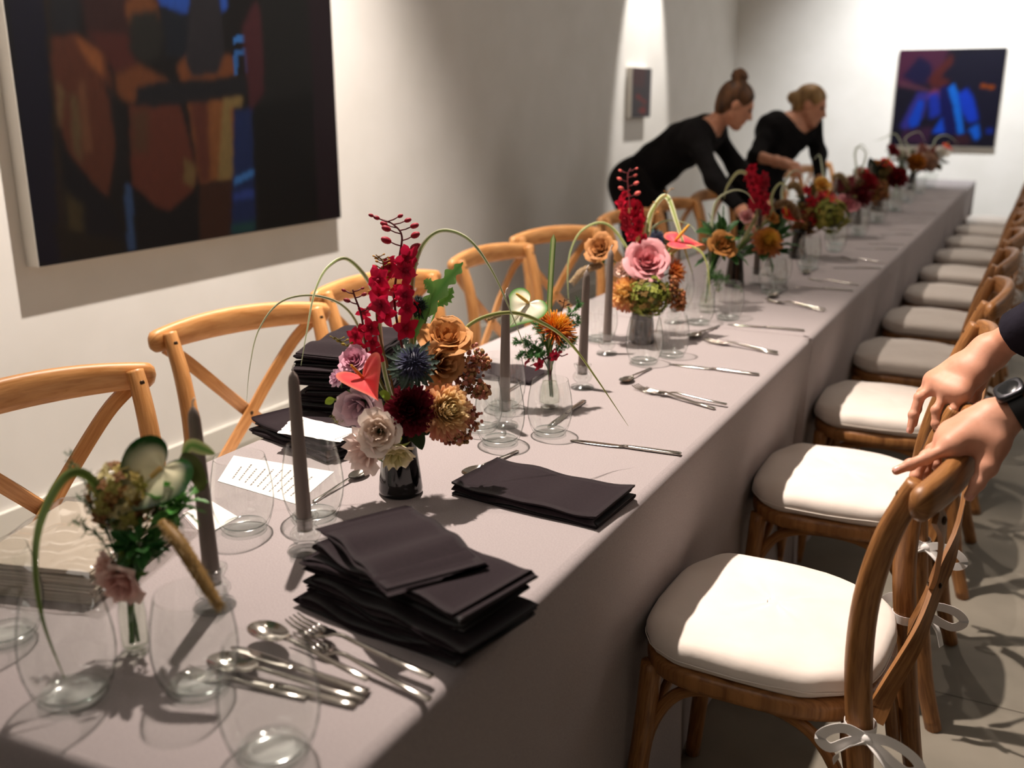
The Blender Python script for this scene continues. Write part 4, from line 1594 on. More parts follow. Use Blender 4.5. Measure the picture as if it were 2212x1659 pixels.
def orchid(label, M, path, blooms, buds, R, col, budcol, seed=1, group=None, stemcol=s(96, 36, 40), stem_r=0.0024, name='orchid_spray', to=(0.4, -0.8, 0.2)):
    """path: world points of the spike; blooms, buds: fractions along it"""
    f = Flower(name, label, 'flower', M, group)
    r = random.Random(seed)
    P = smooth_path([Vector(M) + Vector((0, 0, -0.05)), Vector(M)] + [Vector(p) for p in path], 8)
    n = len(P)
    m = MB()
    m.tube(P, [lerp(stem_r * 1.2, stem_r * 0.55, i / (n - 1)) for i in range(n)], 7, 0, [stemcol] * n)
    f.part('stem', m, M_TWIG)
    m = MB()
    for k, b in enumerate(blooms):
        i = min(n - 2, int(b * (n - 1)))
        p = P[i]
        a = k * 2.1 + r.uniform(-.4, .4)
        d = (Vector((math.cos(a), math.sin(a), 0.15)) + Vector(to) * 0.8).normalized()
        c = p + d * R * r.uniform(0.7, 1.9)
        floret(m, c, (d + Vector((0, 0, r.uniform(-.5, .2)))).normalized(), R * r.uniform(0.85, 1.15), (lambda q: tuple(x * q for x in col))(r.uniform(.75, 1.3)), 5, tuple(x * .55 for x in col), r.uniform(0, 6), k)
    f.part('florets', m, M_PETAL)
    if buds:
        m = MB()
        for k, b in enumerate(buds):
            i = min(n - 2, int(b * (n - 1)))
            p = P[i]
            a = k * PI + r.uniform(-.5, .5)
            d = (_r * math.cos(a) + _f * 0.4 * math.sin(a * 1.7) + Vector((0, 0, 0.35))).normalized()
            sz = R * lerp(0.42, 0.2, (b - buds[0]) / max(1e-3, buds[-1] - buds[0]))
            e = p + d * R * 0.85
            m.tube([p, p + d * R * 0.45 + Vector((0, 0, -0.001)), e], [stem_r * 0.5] * 3, 5, 0, [stemcol] * 3)
            m.ball(e + d * sz * 0.7, (sz * 0.62, sz * 0.62, sz), 8, 6, 0, budcol, frame_to(d))
        f.part('buds', m, M_TWIG)
    return f


def hydrangea(label, M, H, F, R, cols, n=90, fr=0.24, seed=1, squash=(1, 1, .9), group=None, name='hydrangea'):
    f = Flower(name, label, 'flower', M, group)
    r = random.Random(seed)
    Mx = frame_to(F)
    m = MB()
    for d, th in fib_dirs(n, 2.6, 0.4, r):
        p = Vector((d.x * squash[0], d.y * squash[1], d.z * squash[2])) * R * r.uniform(0.78, 1.02)
        floret(m, Vector(H) + Mx @ p, Mx @ (d + Vector((r.uniform(-.4, .4), r.uniform(-.4, .4), 0))), R * fr * r.uniform(.8, 1.2), cols[r.randrange(len(cols))], 4, None, r.uniform(0, 6), r.randrange(999))
    f.part('florets', m, M_PETAL)
    m = MB()
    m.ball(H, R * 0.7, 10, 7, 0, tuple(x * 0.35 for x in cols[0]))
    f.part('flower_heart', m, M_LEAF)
    f.stem(Vector(H) - Vector(F).normalized() * R * 0.5, 0.003)
    return f


def berries(label, M, clusters, cols, rb=0.0034, n=110, seed=1, group=None, name='pepperberry_sprig', stemcol=s(110, 78, 44)):
    """clusters: list of (centre, (rx, ry, rz))"""
    f = Flower(name, label, 'sprig', M, group)
    r = random.Random(seed)
    mb, ms = MB(), MB()
    M = Vector(M)
    for c, rad in clusters:
        c = Vector(c)
        tr = smooth_path([M + Vector((0, 0, -0.03)), M.lerp(c, 0.5) + Vector((0, 0, 0.01)), c], 4)
        ms.tube(tr, 0.0016, 5, 0, [stemcol] * len(tr))
        for k in range(n):
            d = Vector((r.gauss(0, 1), r.gauss(0, 1), r.gauss(0, 1))).normalized() * (r.random() ** 0.4)
            p = c + _r * (d.x * rad[0]) + Vector((0, 0, 1)) * (d.z * rad[2]) + _f * (d.y * rad[1])
            sz = rb * r.uniform(0.6, 1.25)
            mb.ball(p, sz, 6, 4, 0, cols[r.randrange(len(cols))])
            if k % 3 == 0:
                ms.tube([c.lerp(p, 0.2), p], [0.0006, 0.0004], 4, 0, [stemcol] * 2, cap=False)
    f.part('berries', mb, M_TWIG)
    f.part('stem', ms, M_TWIG)
    return f


def grass(label, M, pts, w, group=None, mid=BLADE, edge=CREAM_EDGE, up=None, taper=0.3, name='grass_blade'):
    f = Flower(name, label, 'leaf', M, group)
    m = MB()
    P = smooth_path([Vector(M) + Vector((0, 0, -0.04)), Vector(M)] + [Vector(p) for p in pts], 8)
    ribbon(m, P, w, mid, edge, up or tuple(_f), taper)
    f.part('blade', m, M_LEAF)
    return f


def foxtail(label, M, stem_pts, head_pts, r0, col, seed=1, group=None, stemcol=s(176, 172, 120), hair=0.6):
    f = Flower('foxtail_millet', label, 'grass stem', M, group)
    r = random.Random(seed)
    P = smooth_path([Vector(M) + Vector((0, 0, -0.04)), Vector(M)] + [Vector(p) for p in stem_pts] + [Vector(head_pts[0])], 6)
    m = MB()
    m.tube(P, 0.0011, 5, 0, [stemcol] * len(P))
    f.part('stem', m, M_TWIG)
    Hh = smooth_path(head_pts, 10)
    n = len(Hh)
    m = MB()
    rad = [r0 * (0.35 + 0.65 * math.sin(PI * min(1, 0.15 + 0.8 * i / n)) ** 0.6) * (1 if i < n - 1 else 0.2) for i in range(n)]
    m.tube(Hh, rad, 8, 0, [tuple(x * 0.7 for x in col)] * n)
    for k in range(420):
        i = r.randrange(n - 1)
        t = (Hh[i + 1] - Hh[i]).normalized()
        d = Vector((r.gauss(0, 1), r.gauss(0, 1), r.gauss(0, 1)))
        d = (d - t * d.dot(t)).normalized()
        p = Hh[i].lerp(Hh[i + 1], r.random()) + d * rad[i] * 0.8
        q = p + (d * 0.8 + t * 0.7) * r0 * hair * r.uniform(0.6, 1.3)
        m.tube([p, q], [r0 * 0.09, r0 * 0.01], 3, 0, [col, mix(col, s(232, 214, 160), 0.5)], cap=False)
    f.part('bristle_head', m, M_TWIG)
    return f


def fern(label, M, sprays, col=s(52, 104, 50), seed=1, group=None, need=0.009, name='asparagus_fern', dens=26, cat='foliage sprig'):
    """sprays: list of (tip point, spread)"""
    f = Flower(name, label, cat, M, group)
    r = random.Random(seed)
    ms, mn = MB(), MB()
    M = Vector(M)
    for tip, spread in sprays:
        tip = Vector(tip)
        P = smooth_path([M + Vector((0, 0, -0.03)), M.lerp(tip, 0.45) + Vector((0, 0, 0.012)), tip], 7)
        n = len(P)
        ms.tube(P, [lerp(0.0014, 0.0005, i / n) for i in range(n)], 4, 0, [tuple(x * .7 for x in col)] * n)
        for i in range(int(n * 0.38), n):
            for b in range(3):
                d = Vector((r.gauss(0, 1), r.gauss(0, 1), r.gauss(0, 1))).normalized()
                t = (P[min(i + 1, n - 1)] - P[i - 1]).normalized()
                d = (d + t * 0.8).normalized()
                L = spread * r.uniform(0.4, 1.0) * (1.15 - 0.6 * i / n)
                q = P[i] + d * L
                ms.tube([P[i], q], [0.0005, 0.0003], 3, 0, [col] * 2, cap=False)
                for k in range(dens // 2):
                    u = r.uniform(0.15, 1.0)
                    b0 = P[i].lerp(q, u)
                    e = Vector((r.gauss(0, 1), r.gauss(0, 1), r.gauss(0, 1))).normalized()
                    e = (e + d * 0.7).normalized() * need * r.uniform(.6, 1.1)
                    sd = e.cross(Vector((r.gauss(0, 1), r.gauss(0, 1), 1))).normalized() * need * 0.075
                    cc = mix(col, s(120, 170, 90), r.random() * 0.5)
                    mn.add([b0 - sd, b0 + sd, b0 + e], [(0, 1, 2)], 0, [cc] * 3)
    f.part('stem', ms, M_TWIG)
    f.part('needles', mn, M_LEAF)
    return f


def leafy(label, M, leaves, width, col, col2=None, lobes=0, lobe_amp=0.25, group=None, name='leaf_sprig', cat='leaves', seed=1):
    """leaves: list of point lists"""
    f = Flower(name, label, cat, M, group)
    r = random.Random(seed)
    ms = MB()
    M = Vector(M)
    for k, pts in enumerate(leaves):
        P = smooth_path(pts, 8)
        m = MB()
        w = width[k] if isinstance(width, (list, tuple)) else width
        c = tuple(x * r.uniform(.85, 1.15) for x in col)
        leaf_blade(m, P, w, c, col2, lobes, lobe_amp, up=tuple(-_f))
        f.part('leaf', m, M_LEAF)
        tr = smooth_path([M + Vector((0, 0, -0.03)), M.lerp(P[0], 0.5), P[0]], 4)
        ms.tube(tr, 0.0016, 5, 0, [tuple(x * .8 for x in col)] * len(tr))
    f.part('stem', ms, M_TWIG)
    return f


def bushy(label, M, centre, spread, n, length, width, col, col2, seed=1, group=None):
    """many broad glossy leaves crowding round a point"""
    f = Flower('leaf_sprig', label, 'leaves', M, group)
    r = random.Random(seed)
    ms = MB()
    M, centre = Vector(M), Vector(centre)
    for k in range(n):
        d = Vector((r.gauss(0, 1), r.gauss(0, 1), r.gauss(0.25, 0.8))).normalized()
        b = centre + d * spread * r.uniform(0.2, 0.6)
        e = (d + Vector((0, 0, r.uniform(-0.5, 0.4)))).normalized()
        L = length * r.uniform(0.7, 1.2)
        pts = smooth_path([b, b + d * L * 0.5, b + d * L * 0.6 + e * L * 0.45], 5)
        m = MB()
        c = tuple(x * r.uniform(0.7, 1.35) for x in col)
        leaf_blade(m, pts, width * r.uniform(0.75, 1.15), c, col2, 3, 0.10, up=(r.uniform(-.5, .5), r.uniform(-.5, .5), 1), cup=0.3)
        f.part('leaf', m, M_LEAF)
        ms.tube(smooth_path([M + Vector((0, 0, -0.03)), M.lerp(b, 0.5), b], 4), 0.0013, 4, 0, [tuple(x * .8 for x in col)] * 9, cap=False)
    f.part('stem', ms, M_TWIG)
    return f


# ---------------------------------------------------------------- vases
def dark_vase(label, x, y, mat, k=1.0, group=None):
    m = MB()
    pr = [(0.0, 0.0), (0.034, 0.0), (0.0372, 0.003), (0.0375, 0.010), (0.0355, 0.030), (0.030, 0.075), (0.0255, 0.115), (0.0250, 0.132), (0.0232, 0.133), (0.0235, 0.115), (0.028, 0.075), (0.033, 0.03), (0.034, 0.012), (0.0, 0.010)]
    m.lathe([(r * k, z * k) for r, z in pr], 36, cap=False)
    o = m.build('tapered_vase', mat)
    o.location = (x, y, TZ + 0.0003)
    tag(o, label, 'vase', group)
    return Vector((x, y, TZ + 0.132 * k))


def bud_vase(label, x, y, k=1.0, group='clear bud vases', straight=False):
    t = thing('bud_vase', label, 'vase', (x, y, TZ + 0.0003), 0, group)
    m = MB()
    if straight:
        outer = [(0.0, 0.0), (0.0155, 0.0), (0.017, 0.002), (0.0175, 0.01), (0.0172, 0.05), (0.0150, 0.072), (0.0118, 0.084), (0.0115, 0.098), (0.0130, 0.102)]
    else:
        outer = [(0.0, 0.0), (0.015, 0.0), (0.019, 0.003), (0.0225, 0.014), (0.0232, 0.026), (0.021, 0.042), (0.0165, 0.060), (0.0128, 0.078), (0.0118, 0.095), (0.0128, 0.108), (0.0142, 0.112)]
    inner = [(max(0.0, r - 0.0018), z + (0.004 if i < 3 else 0)) for i, (r, z) in enumerate(outer)][::-1]
    inner[-1] = (0.0, 0.0045)
    m.lathe([(r * k, z * k) for r, z in outer + inner], 30, cap=False)
    m.build('bottle', M_GLASS, t)
    m = MB()
    w = [(0.0, 0.006)] + [(max(0.001, r - 0.0022), z) for r, z in outer if 0.008 < z < 0.075]
    w += [(0.0, w[-1][1])]
    m.lathe([(r * k, z * k) for r, z in w], 24, cap=False)
    m.build('water', M_WATER, t)
    return Vector((x, y, TZ + outer[-1][1] * k))


M_WATER = glass('water', (0.95, 0.97, 0.93), (0.45, 0.5, 0.40))


def P(px, py, d):
    return at_depth(px, py, d)


TOCAM = -_f
UPV = Vector((0, 0, 1))


def facing(rx, uy, f=1.0):
    """direction from right, up and towards-the-camera amounts"""
    return (_r * rx + UPV * uy - _f * f).normalized()

# ================================================================ F0: small posy in a clear bottle at the near end
M0 = bud_vase('clear bottle vase at the near table end, holding hydrangea', -0.911, 0.718, 1.0, straight=True)
d0 = depth_of(M0)
C0 = 'the near posy'
anthurium('white anthurium edged dark green at the top of the near posy', M0, P(350, 1010, d0 - 0.01), facing(0.15, 0.35), facing(0.55, 0.75, 0.0), 0.092, 0.043, s(238, 232, 196), s(30, 74, 26), s(214, 178, 110), None, spad_dir=facing(-0.9, -0.9, 0.35), spad_len=0.056, edge_w=0.55, tip_bias=1.5, curl=0.0)
m0c = [s(176, 156, 88), s(146, 110, 62), s(212, 200, 146), s(136, 94, 56), s(164, 156, 82)]
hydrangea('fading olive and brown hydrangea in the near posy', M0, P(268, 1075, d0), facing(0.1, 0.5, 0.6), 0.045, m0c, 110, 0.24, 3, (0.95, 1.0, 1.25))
fern('feathery green fern at the side of the near posy', M0, [(P(150, 985, d0 + 0.02), 0.02), (P(185, 1030, d0 + .02), 0.02), (P(165, 1125, d0), 0.018), (P(180, 1080, d0 - .02), .02)], s(50, 92, 52), 3, need=0.007, dens=18)
fern('bright green parsley-like foliage by the first candle', M0, [(P(400, 1090, d0), 0.024), (P(420, 1050, d0 + .02), 0.022), (P(380, 1130, d0 - .01), 0.024), (P(340, 1200, d0 - .03), 0.022), (P(330, 1150, d0 - .03), .022), (P(290, 1190, d0 - .04), .022)], s(44, 104, 40), 4, need=0.008, dens=22)
bushy('bright green small leaves between the near hydrangea and first candle', M0, P(385, 1090, d0 - .005), 0.030, 34, 0.026, 0.0062, s(66, 128, 48), s(98, 158, 70), 7)
bushy('dark green small leaves low on the near posy', M0, P(300, 1180, d0 - .03), 0.028, 30, 0.026, 0.0062, s(36, 84, 36), s(60, 112, 52), 8)
leafy('bronze-green oval leaf hanging beside the white-and-green anthurium', M0, [[P(395, 980, d0), P(415, 1000, d0 - .005), P(432, 1040, d0 - .005), P(430, 1062, d0)]], 0.010, s(84, 82, 42))
leafy('curled pale green leaf tip touching the first candle', M0, [[P(395, 985, d0), P(412, 962, d0), P(440, 970, d0 - .01), P(466, 982, d0 - .015)]], 0.008, s(96, 140, 56), s(212, 214, 150))
rose('pale pink bloom low at the mouth of the near bottle', M0, P(262, 1262, d0 - 0.035), facing(-0.1, -0.5, 0.8), 0.032, s(214, 150, 140), s(240, 212, 200), 12, 1.0, 0.10, 5, name='lisianthus')
rose('small pink bloom beside the low pale one on the near bottle', M0, P(228, 1228, d0 - 0.02), facing(-0.7, 0.1, 0.6), 0.024, s(222, 180, 168), s(238, 206, 194), 10, 1.0, 0.08, 6, name='lisianthus')
grass('drooping green grass blade arching over the nearest glass', M0, [P(240, 1110, d0 - .03), P(190, 1030, d0 - .04), P(140, 1030, d0 - .05), P(92, 1110, d0 - .07), P(75, 1210, d0 - .09), P(92, 1340, d0 - .10), P(140, 1468, d0 - .10)], 0.0056, None, s(84, 106, 42), s(120, 138, 72), taper=0.55)
foxtail('brown foxtail drooping towards the near glasses', M0, [P(300, 1160, d0 - .02)], [P(350, 1130, d0 - .04), P(385, 1170, d0 - .06), P(430, 1240, d0 - .07), P(478, 1318, d0 - .08)], 0.0085, s(158, 122, 66), 3)

# ================================================================ F1: tall bouquet in the black vase
M1 = dark_vase('glossy black tapered vase under the tall bouquet', -0.912, 1.290, M_BLACKGLASS)
M1 = M1 + Vector((0, 0, -0.004))
d1 = depth_of(M1)
CRIM = s(208, 28, 70)
orchid('tall crimson orchid spike with dark buds at its tip', M1, [P(885, 830, d1), P(890, 700, d1), P(905, 600, d1), P(912, 560, d1 + .01), P(925, 510, d1 + .01), P(905, 490, d1 + .01), P(870, 476, d1 + .01), P(830, 478, d1 + .01)][0:1] +
       [P(862, 720, d1), P(852, 640, d1), P(862, 560, d1), P(868, 510, d1), P(850, 485, d1), P(824, 474, d1)],
       [0.40, 0.42, 0.44, 0.46, 0.48, 0.5, 0.52, 0.54, 0.56, 0.58, 0.43, 0.47, 0.51, 0.55, 0.6, 0.63], [0.66, 0.69, 0.73, 0.77, 0.8, 0.84, 0.88, 0.92, 0.95, 0.98], 0.0245, CRIM, s(150, 28, 48), 3)
orchid('shorter crimson orchid spike on the wall side of the tall bouquet', M1, [P(800, 800, d1 - .01), P(790, 740, d1 - .01), P(780, 680, d1 - .01), P(766, 640, d1 - .01), P(762, 626, d1 - .01)],
       [0.42, 0.45, 0.48, 0.5, 0.53, 0.55, 0.6, 0.64], [0.70, 0.76, 0.82, 0.88, 0.95], 0.017, s(202, 30, 64), s(138, 40, 50), 5)
orchid('ochre-budded stem rising before the crimson orchids', M1, [P(845, 820, d1 - .03), P(815, 700, d1 - .02), P(818, 620, d1 - .02), P(828, 570, d1 - .02), P(812, 550, d1 - .02)],
       [], [0.60, 0.63, 0.66, 0.69, 0.72, 0.745, 0.77, 0.795, 0.82, 0.845, 0.87, 0.89, 0.91, 0.93, 0.96], 0.0115, s(190, 130, 50), s(184, 136, 54), 6, None, s(122, 88, 40), 0.002, name='budded_stem')
orchid('olive-budded stem leaning to the dark napkin stack', M1, [P(800, 780, d1 - .03), P(765, 755, d1 - .03), P(740, 740, d1 - .03), P(722, 728, d1 - .03)],
       [], [0.62, 0.68, 0.73, 0.78, 0.83, 0.88, 0.92, 0.96], 0.010, s(190, 130, 50), s(150, 128, 48), 7, None, s(110, 100, 40), 0.0018, name='budded_stem')
leafy('long wavy green fern leaf rising beside the crimson orchids', M1, [[P(888, 760, d1), P(905, 700, d1 + .01), P(935, 650, d1 + .01), P(962, 610, d1 + .01), P(985, 585, d1 + .01), P(1000, 566, d1 + .01)],
                                                              [P(935, 640, d1 + .012), P(928, 615, d1 + .012), P(915, 605, d1 + .01)], [P(945, 660, d1 + .02), P(965, 645, d1 + .02), P(978, 620, d1 + .02)]],
      [0.0125, 0.009, 0.009], s(112, 168, 78), s(136, 188, 100), 6, 0.4, name='fern_leaf')
thistle('blue sea holly in the middle of the tall bouquet', M1, P(893, 785, d1 - .085), facing(0.15, 0.35), 0.029, s(56, 57, 86), s(66, 84, 72), seed=3)
thistle('dark green sea holly bracts high behind the crimson orchids', M1, P(905, 660, d1 + .015), facing(0.6, 0.6, 0.3), 0.019, s(52, 84, 72), s(52, 84, 70), seed=4)
BRN_I, BRN_O = s(172, 108, 54), s(210, 152, 92)
rose('caramel rose topmost of the two in the tall bouquet', M1, P(965, 730, d1 - .01), facing(0.15, 0.8, 0.55), 0.047, BRN_I, BRN_O, 26, 1.0, 0.03, 11)
rose('caramel rose lower of the two in the tall bouquet', M1, P(955, 785, d1 - .03), facing(0.5, 0.05, 0.75), 0.045, s(172, 120, 74), s(214, 166, 118), 18, 1.1, 0.03, 12)
rose('mauve rose behind the coral anthurium', M1, P(765, 778, d1 - .05), facing(-0.15, 0.5, 0.8), 0.028, s(196, 116, 140), s(222, 172, 190), 22, 0.9, 0.05, 13)
rose('mauve ruffled bloom at the wall-side edge of the tall bouquet', M1, P(728, 815, d1 - .04), facing(-0.8, 0.3, 0.6), 0.020, s(206, 150, 178), s(232, 196, 214), 14, 1.1, 0.08, 14, name='lisianthus')
rose('pale lilac bloom under the coral anthurium', M1, P(772, 880, d1 - .05), facing(-0.2, -0.25, 0.9), 0.044, s(196, 164, 180), s(222, 200, 208), 14, 1.0, 0.04, 15, name='lisianthus')
anthurium('coral anthurium with an orange spadix before the mauve rose', M1, P(785, 818, d1 - .10), facing(-0.15, 0.68, 0.70), facing(-0.45, 0.75, -0.3), 0.056, 0.038, s(226, 76, 80), s(236, 128, 108), s(224, 120, 60), s(238, 150, 140), spad_dir=facing(-0.55, 0.75, 0.6), spad_len=0.036, fold=0.95, edge_w=0.2)
mum('deep burgundy mum low in the tall bouquet', M1, P(888, 886, d1 - .07), facing(0.05, 0.05), 0.043, [s(70, 14, 22), s(98, 18, 32), s(150, 48, 66)], 230, 2.0, 3, False, 0.10, 0.5)
mum('peach and yellow mum at the aisle side of the tall bouquet', M1, P(958, 888, d1 - .04), facing(0.5, 0.1, 0.8), 0.050, [s(250, 234, 176), s(248, 218, 168), s(232, 152, 134)], 230, 2.0, 4, False, 0.125, 0.45)
berries('pink and ochre pepperberry sprig on the aisle side of the tall bouquet', M1, [(P(1030, 780, d1), (0.024, 0.02, 0.03)), (P(1010, 830, d1), (0.026, 0.02, 0.03)), (P(1015, 905, d1), (0.022, 0.02, 0.028)), (P(985, 945, d1 - .01), (0.030, 0.02, 0.014)), (P(1040, 845, d1), (.016, .015, .016))],
        [s(208, 140, 126), s(186, 130, 92), s(172, 100, 80), s(206, 158, 112), s(150, 84, 62), s(146, 118, 72)], 0.0036, 105, 3)
rose('cream lisianthus facing out low on the tall bouquet', M1, P(818, 932, d1 - .085), facing(0.05, 0.0, 1), 0.041, s(228, 206, 184), s(250, 238, 228), 16, 0.9, 0.07, 21, name='lisianthus')
rose('blush lisianthus spilling over the black vase rim', M1, P(785, 975, d1 - .065), facing(-0.55, -0.35, 0.7), 0.043, s(232, 200, 188), s(250, 232, 224), 13, 1.2, 0.13, 22, name='lisianthus')
rose('cream and lime lisianthus hanging lowest on the black vase', M1, P(856, 985, d1 - .06), facing(0.2, -0.7, 0.6), 0.036, s(206, 204, 116), s(244, 230, 204), 12, 0.9, 0.13, 23, name='lisianthus', sep=s(150, 170, 50))
leafy('dark pointed leaf under the burgundy mum', M1, [[P(880, 925, d1 - .04), P(900, 940, d1 - .045), P(912, 972, d1 - .045)], [P(890, 930, d1 - .03), P(915, 925, d1 - .035), P(925, 940, d1 - .035)]], 0.013, s(40, 52, 28))
leafy('lime green buds between the coral anthurium and the burgundy mum', M1, [[P(820, 848, d1 - .06), P(832, 852, d1 - .065), P(842, 866, d1 - .065)], [P(722, 862, d1 - .05), P(712, 866, d1 - .05), P(702, 872, d1 - .05)]], 0.0065, s(150, 172, 56), None, name='bud_sprig')
fern('thin yellow-green stamens at the wall side of the tall bouquet', M1, [(P(730, 912, d1 - .04), 0.012), (P(722, 900, d1 - .04), 0.012)], s(176, 166, 92), 8, need=0.008, dens=10, name='stamen_sprig')
gcol = 'variegated grass blades of the tall bouquet'
grass('broad grass blade arching high to the aisle from the tall bouquet', M1, [P(888, 800, d1), P(888, 640, d1), P(905, 545, d1), P(950, 499, d1 - .01), P(1010, 515, d1 - .02), P(1060, 580, d1 - .02), P(1100, 665, d1 - .02), P(1140, 768, d1 - .02)], 0.0046, None)
grass('grass blade with a pale tip crossing the second candle', M1, [P(830, 800, d1), P(810, 640, d1), P(755, 562, d1 - .01), P(710, 575, d1 - .03), P(680, 630, d1 - .05), P(662, 720, d1 - .07), P(650, 790, d1 - .08)], 0.0040, None)
grass('thin grass blade hanging before the second wall-side chair', M1, [P(810, 800, d1), P(760, 680, d1), P(690, 640, d1 - .01), P(610, 650, d1 - .02), P(560, 710, d1 - .03), P(540, 790, d1 - .04), P(532, 875, d1 - .04)], 0.0026, None, s(150, 160, 110))
grass('long grass blade sloping down towards the pair of forks', M1, [P(960, 800, d1 + .02), P(1010, 705, d1 + .03), P(1100, 675, d1 + .05), P(1180, 702, d1 + .08), P(1235, 745, d1 + .10), P(1290, 820, d1 + .13), P(1357, 920, d1 + .15)], 0.0034, None, s(140, 152, 78), s(196, 196, 140), taper=0.6)

# ================================================================ F2: clear bud vase
M2 = bud_vase('clear bud vase behind the two glasses, holding an orange spider mum', -0.900, 1.845, 1.0)
d2 = depth_of(M2)
anthurium('white anthurium with green rim above the bud vase', M2, P(1142, 655, d2 - .02), facing(0.05, 0.45, 0.8), facing(0.45, 0.75, 0.0), 0.084, 0.045, s(240, 234, 214), s(66, 132, 40), s(220, 184, 96), s(196, 210, 150), spad_dir=facing(-0.85, 0.6, 0.5), spad_len=0.040, edge_w=0.42, tip_bias=0.3, fold=0.1, curl=0.2)
mum('orange and yellow spider mum in the clear bud vase', M2, P(1200, 712, d2 - .01), facing(0.25, 0.7, 0.5), 0.048, [s(244, 196, 50), s(232, 124, 50), s(208, 70, 46)], 220, 1.75, 6, True, 0.07, 0.25, name='spider_mum')
fern('asparagus fern on both sides of the clear bud vase', M2, [(P(1250, 655, d2), 0.026), (P(1238, 735, d2), 0.026), (P(1120, 740, d2), 0.030), (P(1125, 765, d2 - .02), 0.028), (P(1160, 700, d2 + .02), 0.026), (P(1250, 690, d2), 0.02), (P(1150, 770, d2 - .03), .024)], s(54, 116, 58), 7, need=0.010, dens=60)
orchid('crimson orchid florets hanging low on the clear bud vase', M2, [P(1185, 770, d2 - .03), P(1200, 765, d2 - .03), P(1215, 770, d2 - .03)], [0.55, 0.85, 0.95], [0.7, 0.9, 0.98], 0.013, s(178, 22, 52), s(150, 30, 44), 8)
orchid('two crimson orchid florets on the wall side of the clear bud vase', M2, [P(1160, 785, d2 - .02), P(1145, 790, d2 - .02)], [0.75, 0.95], [], 0.014, s(178, 24, 52), s(150, 30, 44), 9)
orchid('small dark bud twig above the spider mum', M2, [P(1205, 700, d2 + .02), P(1216, 665, d2 + .02), P(1220, 645, d2 + .02)], [], [0.8, 0.88, 0.96], 0.010, CRIM, s(86, 46, 40), 10, None, s(84, 50, 40), 0.0016, name='bud_twig')
grass('upright striped grass blade cut square above the bud vase', M2, [P(1186, 700, d2), P(1190, 600, d2), P(1196, 506, d2)], 0.0060, None, s(176, 190, 132), s(96, 128, 58), taper=0.98)
foxtail('small tan foxtail beside the third candle', M2, [P(1165, 720, d2), P(1140, 690, d2), P(1115, 673, d2)], [P(1100, 672, d2), P(1078, 679, d2), P(1052, 690, d2)], 0.0058, s(150, 126, 84), 5)

# ================================================================ F3: smoked grey vase with the pink rose
M3 = dark_vase('smoked grey tapered vase under the pink rose', -0.940, 2.505, M_GREYGLASS, 1.0) + Vector((0, 0, -0.004))
d3 = depth_of(M3)
rose('large pink rose in the grey vase', M3, P(1398, 564, d3 - .04), facing(0.05, 0.40, 0.85), 0.066, s(214, 120, 128), s(224, 168, 172), 26, 1.0, 0.02, 31)
rose('caramel rose high on the wall side above the fifth candle', M3, P(1296, 535, d3 - .01), facing(-0.35, 0.35, 0.75), 0.046, s(156, 98, 50), s(192, 138, 88), 22, 1.1, 0.04, 32)
rose('cream bud rose behind the fifth candle', M3, P(1345, 580, d3 - .02), facing(-0.5, 0.1, 0.8), 0.030, s(220, 182, 160), s(238, 214, 200), 14, 0.9, 0.05, 33)
mum('yellow and pink incurved mum behind the fifth candle', M3, P(1352, 636, d3 - .04), facing(-0.3, 0.1, 0.9), 0.050, [s(246, 218, 140), s(244, 200, 132), s(232, 156, 136)], 190, 2.1, 9, False, 0.12, 0.5)
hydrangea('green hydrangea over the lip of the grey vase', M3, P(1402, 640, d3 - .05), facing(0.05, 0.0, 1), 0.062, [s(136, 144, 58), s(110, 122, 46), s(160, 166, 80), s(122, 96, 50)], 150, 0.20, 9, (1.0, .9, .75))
berries('rust-brown hydrangea edge and seed heads beside the green one', M3, [(P(1452, 630, d3 - .02), (0.02, 0.03, 0.045)), (P(1470, 650, d3 - .01), (.016, .02, .03))], [s(150, 84, 44), s(128, 92, 44), s(170, 110, 70)], 0.0048, 110, 12, name='seed_heads')
mum('orange spider mum at the aisle side of the grey vase', M3, P(1455, 588, d3 + .0), facing(0.8, 0.1, 0.5), 0.042, [s(226, 150, 70), s(214, 118, 52), s(200, 100, 60)], 90, 1.6, 10, True, 0.10, 0.2, name='spider_mum')
orchid('crimson orchid spike rising behind the pink rose', M3, [P(1372, 520, d3), P(1364, 470, d3 + .01), P(1358, 420, d3 + .01), P(1356, 380, d3 + .01), P(1362, 364, d3 + .01)], [0.34, 0.38, 0.42, 0.46, 0.5, 0.54, 0.58, 0.62, 0.36, 0.4, 0.44, 0.48, 0.52, 0.56, 0.6], [0.66, 0.7, 0.74, 0.78, 0.83, 0.88, 0.93], 0.023, s(190, 20, 50), s(206, 96, 90), 12)
anthurium('coral-pink anthurium facing up beside the pink rose', M3, P(1458, 522, d3), facing(0.1, 0.9, 0.45), facing(-0.9, 0.15, 0.2), 0.098, 0.045, s(230, 72, 88), s(232, 132, 100), s(226, 150, 66), s(244, 150, 150), spad_dir=facing(0.6, 0.75, 0.1), spad_len=0.060, fold=0.1, edge_w=0.25)
thistle('small dark sea holly behind the coral-pink anthurium', M3, P(1418, 515, d3 + .02), facing(0.1, 0.5), 0.024, s(58, 66, 92), seed=8)
orchid('bent budded stem beside the bending server', M3, [P(1405, 500, d3 + .02), P(1420, 440, d3 + .02), P(1438, 420, d3 + .02), P(1452, 406, d3 + .02)], [], [0.5, 0.62, 0.74, 0.86, 0.95], 0.010, CRIM, s(176, 112, 50), 13, None, s(140, 110, 60), 0.002, name='budded_stem')
